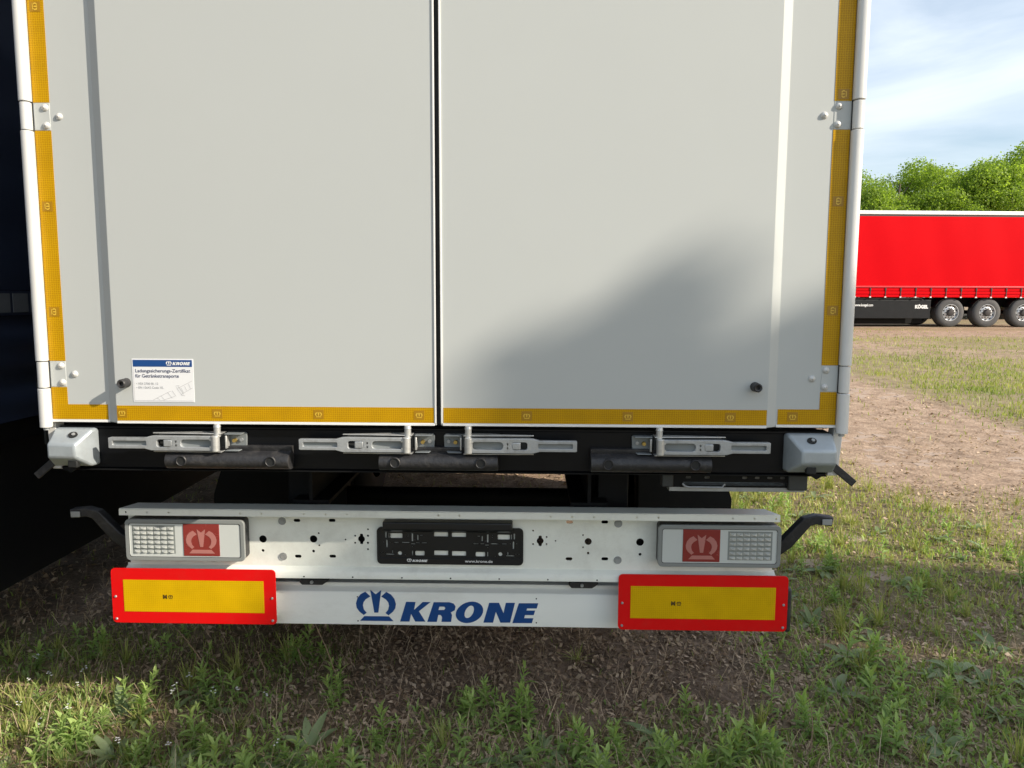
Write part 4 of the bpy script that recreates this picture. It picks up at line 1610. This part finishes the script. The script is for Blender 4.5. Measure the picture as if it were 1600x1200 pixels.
# the tall tree on the sunny side of the yard, whose shade lies over the doors
SA, SU = 14.0, 0.30
hx, hy = SUN.x / math.hypot(SUN.x, SUN.y), SUN.y / math.hypot(SUN.x, SUN.y)
OUTLINE = ((-2.2, .0), (-1.6, .35), (-1.0, .55), (-.55, .60), (-.22, .56), (.03, .70), (.17, .88), (.33, .76), (.50, .86), (.72, .95), (.95, 1.02), (1.3, .95), (1.7, .7), (2.1, .3), (2.5, -.2))
_sc, _ss = math.cos(sun_el), math.sin(sun_el)
EX = []
for u_, v_ in OUTLINE:
    for lr_, dv_, da_ in ((.30, .30, 0), (.42, .7, .3)) if u_ > 1.2 else ((.17, .17, 0), (.22, .36, .2), (.36, .62, .3), (.55, 1.1, -.4), (.7, 1.9, .2)):
        du_ = u_ - SU
        EX.append((da_ * hx - du_ * hy, da_ * hy + du_ * hx, (v_ - dv_ + _ss * (SA + da_)) / _sc, lr_))
for u_, v_, lr_ in ((.19, 1.02, .10), (.25, 1.09, .10), (.22, .92, .11)):
    EX.append((-(u_ - SU) * hy, (u_ - SU) * hx, (v_ + _ss * SA) / _sc, lr_))
tree('shade_tree', SA * hx - SU * hy, SA * hy + SU * hx, 6.9, 2.3, 23, 80000, .13, 'tall dense tree beside the yard casting shade on the white doors',
     'tree_leaf_dark', lobes=40, low=.3, flat_top=1.2, extra=EX)

# ------------------------------------------------------------------ growth and litter on the ground


def grow_mesh(name, verts, nper, quads, tris, tint, m):
    """verts (n, nper, 3), faces given once per item"""
    n = len(verts)
    me = bpy.data.meshes.new(name)
    me.vertices.add(n * nper)
    me.vertices.foreach_set('co', verts.reshape(-1).astype(np.float32))
    base = (np.arange(n) * nper)[:, None]
    idx = []
    tot = []
    per = []
    for f in quads + tris:
        per += list(f)
        tot.append(len(f))
    allidx = (base + np.array(per)[None]).ravel()
    me.loops.add(len(allidx))
    me.loops.foreach_set('vertex_index', allidx.astype(np.int32))
    tots = np.tile(tot, n)
    me.polygons.add(len(tots))
    starts = np.concatenate([[0], np.cumsum(tots)[:-1]])
    me.polygons.foreach_set('loop_start', starts.astype(np.int32))
    me.polygons.foreach_set('loop_total', tots.astype(np.int32))
    me.update(calc_edges=True)
    a = me.attributes.new('tint', 'FLOAT', 'POINT')
    a.data.foreach_set('value', np.repeat(np.clip(tint, 0, 1), nper).astype(np.float32))
    me.materials.append(MATS[m])
    return me


def scatter(n, r0, r1, a0=-41, a1=43, power=1.0):
    """points spread so that they stay about evenly dense in the picture"""
    u = rng.random(n)
    r = r0 * (r1 / r0) ** (u ** power)
    a = np.radians(rng.uniform(a0, a1, n))
    return CAM[0] + r * np.sin(a), CAM[1] + r * np.cos(a), r


def grass_density(x, y):
    b = bare_mask(x, y)
    p = .30 + .75 * sstep(.38, .66, fbm(x * 1.4, y * 1.4, 71, 3))
    lush = sstep(1.25, 1.7, x) * (1 - sstep(3.0, 3.8, x)) * sstep(1.6, 2.6, y) * (1 - sstep(5.5, 8, y))
    strip = sstep(6.4, 7.1, x) * (1 - sstep(9.6, 11.5, x))
    d = np.maximum(p * .62, np.maximum(lush * .85, strip * (.25 + .75 * sstep(.35, .6, fbm(x * .9, y * .9, 77, 3)))))
    front = (1 - sstep(.9, 1.6, y)) * (x > -.7)
    d = d * (1 - .62 * front)
    return d * (1 - .955 * b)


def blades(x, y, h, w, lean, tint, m, name):
    n = len(x)
    z = soil_z(x, y) - .004
    a = rng.uniform(0, 2 * np.pi, n)
    la = rng.uniform(0, 2 * np.pi, n)
    ld = np.stack([np.cos(la), np.sin(la), np.zeros(n)], 1)
    wd = np.stack([np.cos(a), np.sin(a), np.zeros(n)], 1) * (w / 2)[:, None]
    p0 = np.stack([x, y, z], 1)
    up = np.array([0, 0, 1.0])
    l1 = (h * .55)[:, None]
    k = lean[:, None]
    p1 = p0 + l1 * (up * np.sqrt(np.clip(1 - (k * .5) ** 2, .05, 1)) + ld * k * .5)
    p2 = p1 + (h * .5)[:, None] * (up * (1 - k * .95) + ld * k)
    v = np.stack([p0 - wd, p0 + wd, p1 - wd * .8, p1 + wd * .8, p2], 1)
    me = grow_mesh(name, v, 5, [(0, 1, 3, 2)], [(2, 3, 4)], tint, m)
    o = bpy.data.objects.new(name, me)
    COL.objects.link(o)
    return o


def keep(x, y, r, d):
    k = rng.random(len(x)) < d
    # nothing grows through the tyres of the two near trailers
    k &= ~((np.abs(np.abs(x) - 1.03) < .25) & (y > 1.4) & (y < 5.1))
    return k


x, y, r = scatter(150000, 2.15, 9.5)
k = keep(x, y, r, grass_density(x, y))
x, y, r = x[k], y[k], r[k]
n = len(x)
h = rng.uniform(.022, .075, n) * (1 + .5 * (fbm(x * 2, y * 2, 81, 2) - .5)) * np.where(x > 6.3, 1.15, 1)
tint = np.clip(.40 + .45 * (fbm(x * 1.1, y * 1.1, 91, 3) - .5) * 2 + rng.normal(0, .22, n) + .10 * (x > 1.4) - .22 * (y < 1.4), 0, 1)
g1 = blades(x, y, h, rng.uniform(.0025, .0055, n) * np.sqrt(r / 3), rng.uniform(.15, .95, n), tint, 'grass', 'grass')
tag(g1, 'short yellowish green grass growing in patches across the yard', 'grass', kind='stuff')
x, y, r = scatter(30000, .5, 2.3, -100, 100)
k = keep(x, y, r, np.clip(grass_density(x, y), 0, 1))
x, y, r = x[k], y[k], r[k]
n = len(x)
g0 = blades(x, y, rng.uniform(.02, .07, n), rng.uniform(.003, .006, n), rng.uniform(.15, .95, n), np.clip(rng.normal(.45, .25, n), 0, 1), 'grass', 'near_grass')
tag(g0, 'thin grass on the ground short of the trailer rear', 'grass', kind='stuff')
x, y, r = scatter(110000, 9.3, 27.5, -8, 43)
k = keep(x, y, r, np.clip(grass_density(x, y) * 1.1, 0, 1))
x, y, r = x[k], y[k], r[k]
n = len(x)
h = rng.uniform(.03, .09, n) * np.where((x > 6.3) & (x < 11), 1.1, 1)
tint = np.clip(.42 + .5 * (fbm(x * .6, y * .6, 95, 3) - .5) * 2 + rng.normal(0, .2, n), 0, 1)
g2 = blades(x, y, h, rng.uniform(.008, .018, n), rng.uniform(.1, .8, n), tint, 'grass', 'distant_grass')
tag(g2, 'patchy grass on the far side of the yard before the red trailer', 'grass', kind='stuff')

# low leafy sprouts between the bigger weeds
x, y, r = scatter(36000, 2.15, 6.5)
d_ = np.clip(sstep(1.1, 1.6, x) * (1 - sstep(3.2, 5.0, y)) * .8 + (1 - sstep(.35, .6, y)) * .5 + (1 - sstep(-.8, -.4, x)) * (1 - sstep(.8, 1.1, y)) * .5, 0, 1)
d_ = d_ * (.12 + .88 * sstep(.42, .6, fbm(x * 3.1, y * 3.1, 121, 3))) * (1 - .9 * bare_mask(x, y) * (y > .45))
k = keep(x, y, r, d_)
x, y, r = x[k], y[k], r[k]
n = len(x)
g3 = blades(x, y, rng.uniform(.022, .062, n), rng.uniform(.007, .015, n), rng.uniform(.5, .98, n), rng.beta(2, 2, n), 'weed', 'ground_cover')
tag(g3, 'low leafy ground cover spreading between the weeds', 'ground cover', kind='stuff')

# dead leaves, chips and bits lying about
x, y, r = scatter(95000, 2.15, 13)
dens = .28 + .25 * (x > 1.2) * (y < 4) + .5 * sstep(.4, .65, fbm(x * 1.6, y * 1.6, 101, 3)) + .45 * (y < 1.5) - .2 * track_mask(x, y)
k = rng.random(len(x)) < dens
x, y, r = x[k], y[k], r[k]
n = len(x)
L = rng.uniform(.006, .026, n) * (1 + .1 * r)
W = L * rng.uniform(.25, .6, n)
a = rng.uniform(0, 2 * np.pi, n)
t = np.stack([np.cos(a), np.sin(a), rng.normal(0, .35, n)], 1)
b = np.stack([-np.sin(a), np.cos(a), rng.normal(0, .45, n)], 1)
c = np.stack([x, y, soil_z(x, y) + rng.uniform(.001, .010, n)], 1)
v = np.stack([c - t * (L / 2)[:, None], c + b * (W / 2)[:, None] + np.array([0, 0, .002]), c + t * (L / 2)[:, None], c - b * (W / 2)[:, None] + np.array([0, 0, .002])], 1)
o = bpy.data.objects.new('leaf_litter', grow_mesh('leaf_litter', v, 4, [(0, 1, 2, 3)], [], np.clip(rng.beta(1.4, 2.0, n), 0, 1), 'litter'))
COL.objects.link(o)
tag(o, 'dead leaf fragments and chips scattered over the bare soil', 'litter', kind='stuff')
# dry straw lying flat
x, y, r = scatter(13000, 2.15, 7.0)
k = rng.random(len(x)) < (.25 + .6 * (y < 1.6))
x, y = x[k], y[k]
n = len(x)
o = blades(x, y, rng.uniform(.04, .20, n), rng.uniform(.0012, .0028, n), rng.uniform(.9, 1.0, n), rng.beta(2, 2, n), 'litter', 'dry_straw')
tag(o, 'dry straw and dead stems lying over the soil', 'straw', kind='stuff')


# single plants
def leaf_strip(out, base, dirv, L, W, bend, tint, fold=.25):
    """lance-shaped leaf, four spans with a folded midrib"""
    d = Vector(dirv).normalized()
    side = d.cross(Vector((0, 0, 1)))
    if side.length < 1e-3:
        side = Vector((1, 0, 0))
    side.normalize()
    p = Vector(base)
    prof = [.28, .85, 1.0, .62, .0]
    rows = []
    for i in range(5):
        rows.append((p.copy(), d.copy(), prof[i]))
        d = (d + Vector((0, 0, -bend / 4))).normalized()
        p = p + d * (L / 4)
    n0 = len(out[0])
    for p_, d_, w in rows:
        up_ = side.cross(d_)
        out[0] += [p_ - side * W / 2 * w + up_ * W * fold * w, p_, p_ + side * W / 2 * w + up_ * W * fold * w]
    for i in range(4):
        a_ = n0 + i * 3
        out[1] += [(a_, a_ + 1, a_ + 4, a_ + 3), (a_ + 1, a_ + 2, a_ + 5, a_ + 4)]
    out[2] += [tint] * 15


def plant_mesh(kind, seed):
    g = random.Random(seed)
    out = [[], [], []]
    if kind == 'lance':
        stems = g.choice((1, 1, 2, 3))
        for s in range(stems):
            H = g.uniform(.6, 1.0) if s else 1.0
            ox, oy = (0, 0) if not s else (g.uniform(-.25, .25), g.uniform(-.25, .25))
            lx, ly = g.uniform(-.2, .2), g.uniform(-.2, .2)
            nl = g.randint(13, 20)
            for i in range(nl):
                t = (i + .5) / nl
                z = H * (.04 + .72 * t)
                a = i * 2.4 + g.uniform(-.4, .4)
                el = .15 + 1.1 * t + g.uniform(-.15, .15)
                L = H * (.34 - .10 * t) * g.uniform(.8, 1.25)
                leaf_strip(out, (ox + lx * z, oy + ly * z, z), (math.cos(a) * math.cos(el), math.sin(a) * math.cos(el), math.sin(el)), L, L * g.uniform(.22, .32), g.uniform(.3, 1.1), min(1, max(0, .25 + .6 * t + g.uniform(-.15, .15))))
            st = MB().tube([(ox, oy, -.03), (ox + lx * .4 * H, oy + ly * .4 * H, .4 * H), (ox + lx * .8 * H, oy + ly * .8 * H, .8 * H)], [.014, .011, .006], 5)
            n0 = len(out[0])
            out[0].extend(Vector(v) for v in st.v)
            out[1].extend(tuple(i + n0 for i in f) for f in st.f)
            out[2].extend([.35] * len(st.v))
    elif kind == 'rosette':
        for i in range(g.randint(9, 14)):
            a = i * 2.4 + g.uniform(-.4, .4)
            el = g.uniform(.15, .95)
            L = g.uniform(.6, 1.0)
            leaf_strip(out, (0, 0, 0), (math.cos(a) * math.cos(el), math.sin(a) * math.cos(el), math.sin(el)), L, L * g.uniform(.2, .3), g.uniform(.6, 1.6), g.uniform(.1, .8), .15)
    elif kind == 'tuft':
        for i in range(g.randint(26, 40)):
            a = g.uniform(0, 6.28)
            el = g.uniform(.7, 1.5)
            L = g.uniform(.5, 1.0)
            leaf_strip(out, (g.gauss(0, .05), g.gauss(0, .05), -.02), (math.cos(a) * math.cos(el), math.sin(a) * math.cos(el), math.sin(el)), L, .028, g.uniform(.1, 1.2), g.uniform(.1, 1), .3)
    me = bpy.data.meshes.new(kind)
    me.from_pydata(out[0], [], out[1])
    a_ = me.attributes.new('tint', 'FLOAT', 'POINT')
    a_.data.foreach_set('value', np.array(out[2], dtype=np.float32))
    me.materials.append(MATS[{'lance': 'weed', 'rosette': 'weed_dull', 'tuft': 'grass'}[kind]])
    me.shade_smooth()
    return me


def where(x_, y_):
    """what a plant grows beside"""
    if y_ < .32:
        return 'before the left marker board' if x_ < -.57 else 'before the guard lettering' if x_ < .58 else 'before the right marker board' if x_ < 1.2 else 'past the beam end, near the doors'
    if y_ < 1.3:
        return 'under the left marker board' if x_ < -.57 else 'under the guard lettering' if x_ < .58 else 'under the right marker board' if x_ < 1.2 else 'just right of the guard beam'
    if x_ < 1.2:
        return 'under the trailer chassis' if x_ > -1.3 else 'in the gap beside the navy trailer'
    if y_ < 2.6:
        return 'beside the marker lamp arm' if x_ < 2.3 else 'short of the bare wheel track'
    if y_ < 5.5:
        return 'along the white trailer side' if x_ < 2.8 else 'at the start of the bare track'
    return 'on the bare track' if x_ < 6.4 else 'in the green strip beyond the track'


def place(meshes, name, pts, sizes, label, cat, group):
    lo, hi = np.quantile(sizes, [.33, .67])
    for i, ((x_, y_), s_) in enumerate(zip(pts, sizes)):
        o_ = bpy.data.objects.new(name, meshes[i % len(meshes)])
        COL.objects.link(o_)
        o_.location = (x_, y_, float(soil_z(x_, y_)) - .004)
        o_.rotation_euler = (random.gauss(0, .12), random.gauss(0, .12), random.uniform(0, 6.28))
        o_.scale = (s_, s_, s_ * random.uniform(.85, 1.15))
        tag(o_, (label + ' ' + where(x_, y_)) if group else label, cat, group)
        if group:
            w_ = 'small ' if s_ < lo else ('large ' if s_ > hi else '')
            o_['label'] = w_ + o_['label']


def pick(n, fn, r0=2.2, r1=8.0, power=1.0):
    pts = []
    while len(pts) < n:
        x_, y_, _ = scatter(200, r0, r1, power=power)
        p_ = fn(x_, y_)
        for a_, b_, c_ in zip(x_, y_, p_):
            if random.random() < c_ and len(pts) < n and not (abs(abs(a_) - 1.03) < .27 and 1.35 < b_ < 5.1):
                pts.append((a_, b_))
    return pts


def weed_p(x_, y_):
    b_ = bare_mask(x_, y_)
    right = sstep(1.1, 1.6, x_)
    near = 1 - sstep(.30, .55, y_)
    leftp = .5 * (1 - sstep(-.75, -.3, x_)) * (1 - sstep(.7, 1.0, y_))
    p_ = np.maximum.reduce([right * (1 - sstep(3.0, 5.0, y_)) * .8, near * 1.0, leftp * .5])
    cl = sstep(.38, .6, fbm(x_ * 2.2, y_ * 2.2, 111, 2))
    return p_ * (1 - .93 * b_ * (1 - near)) * (.25 + .75 * cl)


lance = [plant_mesh('lance', 200 + i) for i in range(8)]
pts = pick(270, weed_p, 2.3, 6.0)
place(lance, 'leafy_weed', pts, [random.uniform(.08, .19) for _ in pts], 'young weed with narrow upright leaves', 'weed', 'leafy weeds on the yard')
ros = [plant_mesh('rosette', 300 + i) for i in range(5)]
pts = pick(150, lambda a_, b_: np.clip(weed_p(a_, b_) + .05 * (1 - bare_mask(a_, b_)), 0, 1), 2.3, 6.5)
place(ros, 'rosette_weed', pts, [random.uniform(.06, .16) for _ in pts], 'low rosette of dull green leaves', 'weed', 'rosette weeds on the yard')
place(ros, 'broadleaf_plantain', [GP(1268, 978)], [.135], 'larger plantain with long broad leaves beside the right end of the guard beam', 'weed', None)
tuf = [plant_mesh('tuft', 400 + i) for i in range(6)]
pts = pick(150, lambda a_, b_: grass_density(a_, b_), 2.3, 9.0)
place(tuf, 'grass_tuft', pts, [random.uniform(.09, .20) for _ in pts], 'loose tuft of thin grass', 'grass', 'grass tufts on the yard')

# dry stalks standing up from the soil: base pixel, top pixel, how far the top leans towards the camera
STALKS = [((345, 1088), (268, 974), .06), ((537, 1088), (480, 950), .10), ((415, 1085), (402, 1018), .02), ((480, 1060), (465, 1015), .02),
          ((757, 985), (705, 905), .26), ((1172, 1040), (1145, 980), .05), ((1095, 985), (1060, 928), .16), ((1138, 985), (1122, 925), .16),
          ((1535, 1130), (1560, 1000), .03), ((1150, 1150), (1158, 1065), .02), ((1265, 1190), (1262, 1090), .02)]
STW = ('leaning left below the left marker board', 'curving up before the plain beam left of the crown emblem', 'standing upright right of the left marker board',
       'kinked and short in the shade below the beam bracket', 'reaching across the blue lettering', 'leaning over the lower edge of the right marker board',
       'arching low over the middle of the right marker board', 'leaning left over the right marker board field', 'tall and thin among the weeds on the sunny side',
       'standing in the litter right of the lettering', 'standing in the litter near the beam end')
for i, (bpx, tpx, fwd) in enumerate(STALKS):
    bx_, by_ = GP(*bpx)
    bz_ = float(soil_z(bx_, by_)) - .01
    tx_, tz_ = PX(*tpx, by_ - fwd)
    b0 = Vector((0, 0, 0))
    t0 = Vector((tx_ - bx_, -fwd, tz_ - bz_))
    m_ = MB()
    mid = b0.lerp(t0, .5) + Vector((random.uniform(-.02, .02), random.uniform(-.02, .02), .01))
    m_.tube([b0, b0.lerp(mid, .5) + Vector((random.uniform(-.006, .006), 0, 0)), mid, mid.lerp(t0, .6) + Vector((random.uniform(-.008, .008), 0, .004)), t0], [.0022, .002, .0017, .0013, .0008], 5)
    for j in range(random.randint(4, 7)):
        s0 = mid.lerp(t0, random.uniform(.45, .98))
        d0 = Vector((random.uniform(-1, 1), random.uniform(-1, 1), random.uniform(.1, 1.0))).normalized() * random.uniform(.012, .035)
        m_.tube([s0, s0 + d0 * .6, s0 + d0 + Vector((0, 0, -.003))], [.0010, .0008, .0005], 4)
        m_.hull([s0 + d0 + Vector(q) * .0022 for q in ((1, 0, 0), (-1, 0, 0), (0, 1, 0), (0, -1, 0), (0, 0, 1), (0, 0, -1))])
    o = m_.build('dry_stalk', 'dry_stalk', None, smooth=60, loc=(bx_, by_, bz_))
    tag(o, 'thin dry brown stalk ' + STW[i], 'stalk', 'dry stalks behind the trailer')

# small white flowered weeds at the lower left
for i, pp in enumerate(((55, 1075), (70, 1060), (118, 1085), (98, 1128), (24, 1122), (295, 1075), (278, 1092), (375, 1100), (50, 1030), (280, 1098), (135, 1062), (418, 1112), (330, 1100), (60, 1150), (192, 1185), (265, 1182), (435, 1182))):
    bx_, by_ = GP(pp[0], pp[1] + 28)
    bz_ = float(soil_z(bx_, by_)) - .005
    root = empty('flowering_weed', (bx_, by_, bz_))
    tag(root, 'thin weed topped with tiny white flowers in the grass by the marker board', 'weed', 'white flowered weeds')
    H = random.uniform(.07, .12)
    m_ = MB()
    top = Vector((random.uniform(-.02, .02), random.uniform(-.02, .02), H))
    m_.tube([(0, 0, 0), top * .5 + Vector((.004, 0, 0)), top], [.0016, .0013, .0009], 5)
    m_.build('stem', 'stem_green' if 'stem_green' in MATS else 'straw', root)
    f_ = MB()
    for q in range(random.randint(3, 6)):
        c_ = top + Vector((random.uniform(-.010, .010), random.uniform(-.010, .010), random.uniform(-.008, .008)))
        for pe in range(4):
            a_ = pe * 1.57 + q
            d_ = Vector((math.cos(a_), math.sin(a_), .45)) * .0045
            s_ = Vector((-math.sin(a_), math.cos(a_), 0)) * .0022
            f_.add([c_, c_ + d_ * .6 + s_, c_ + d_, c_ + d_ * .6 - s_], [(0, 1, 2, 3)])
    f_.build('blossom', 'petal_white', root, smooth=0)
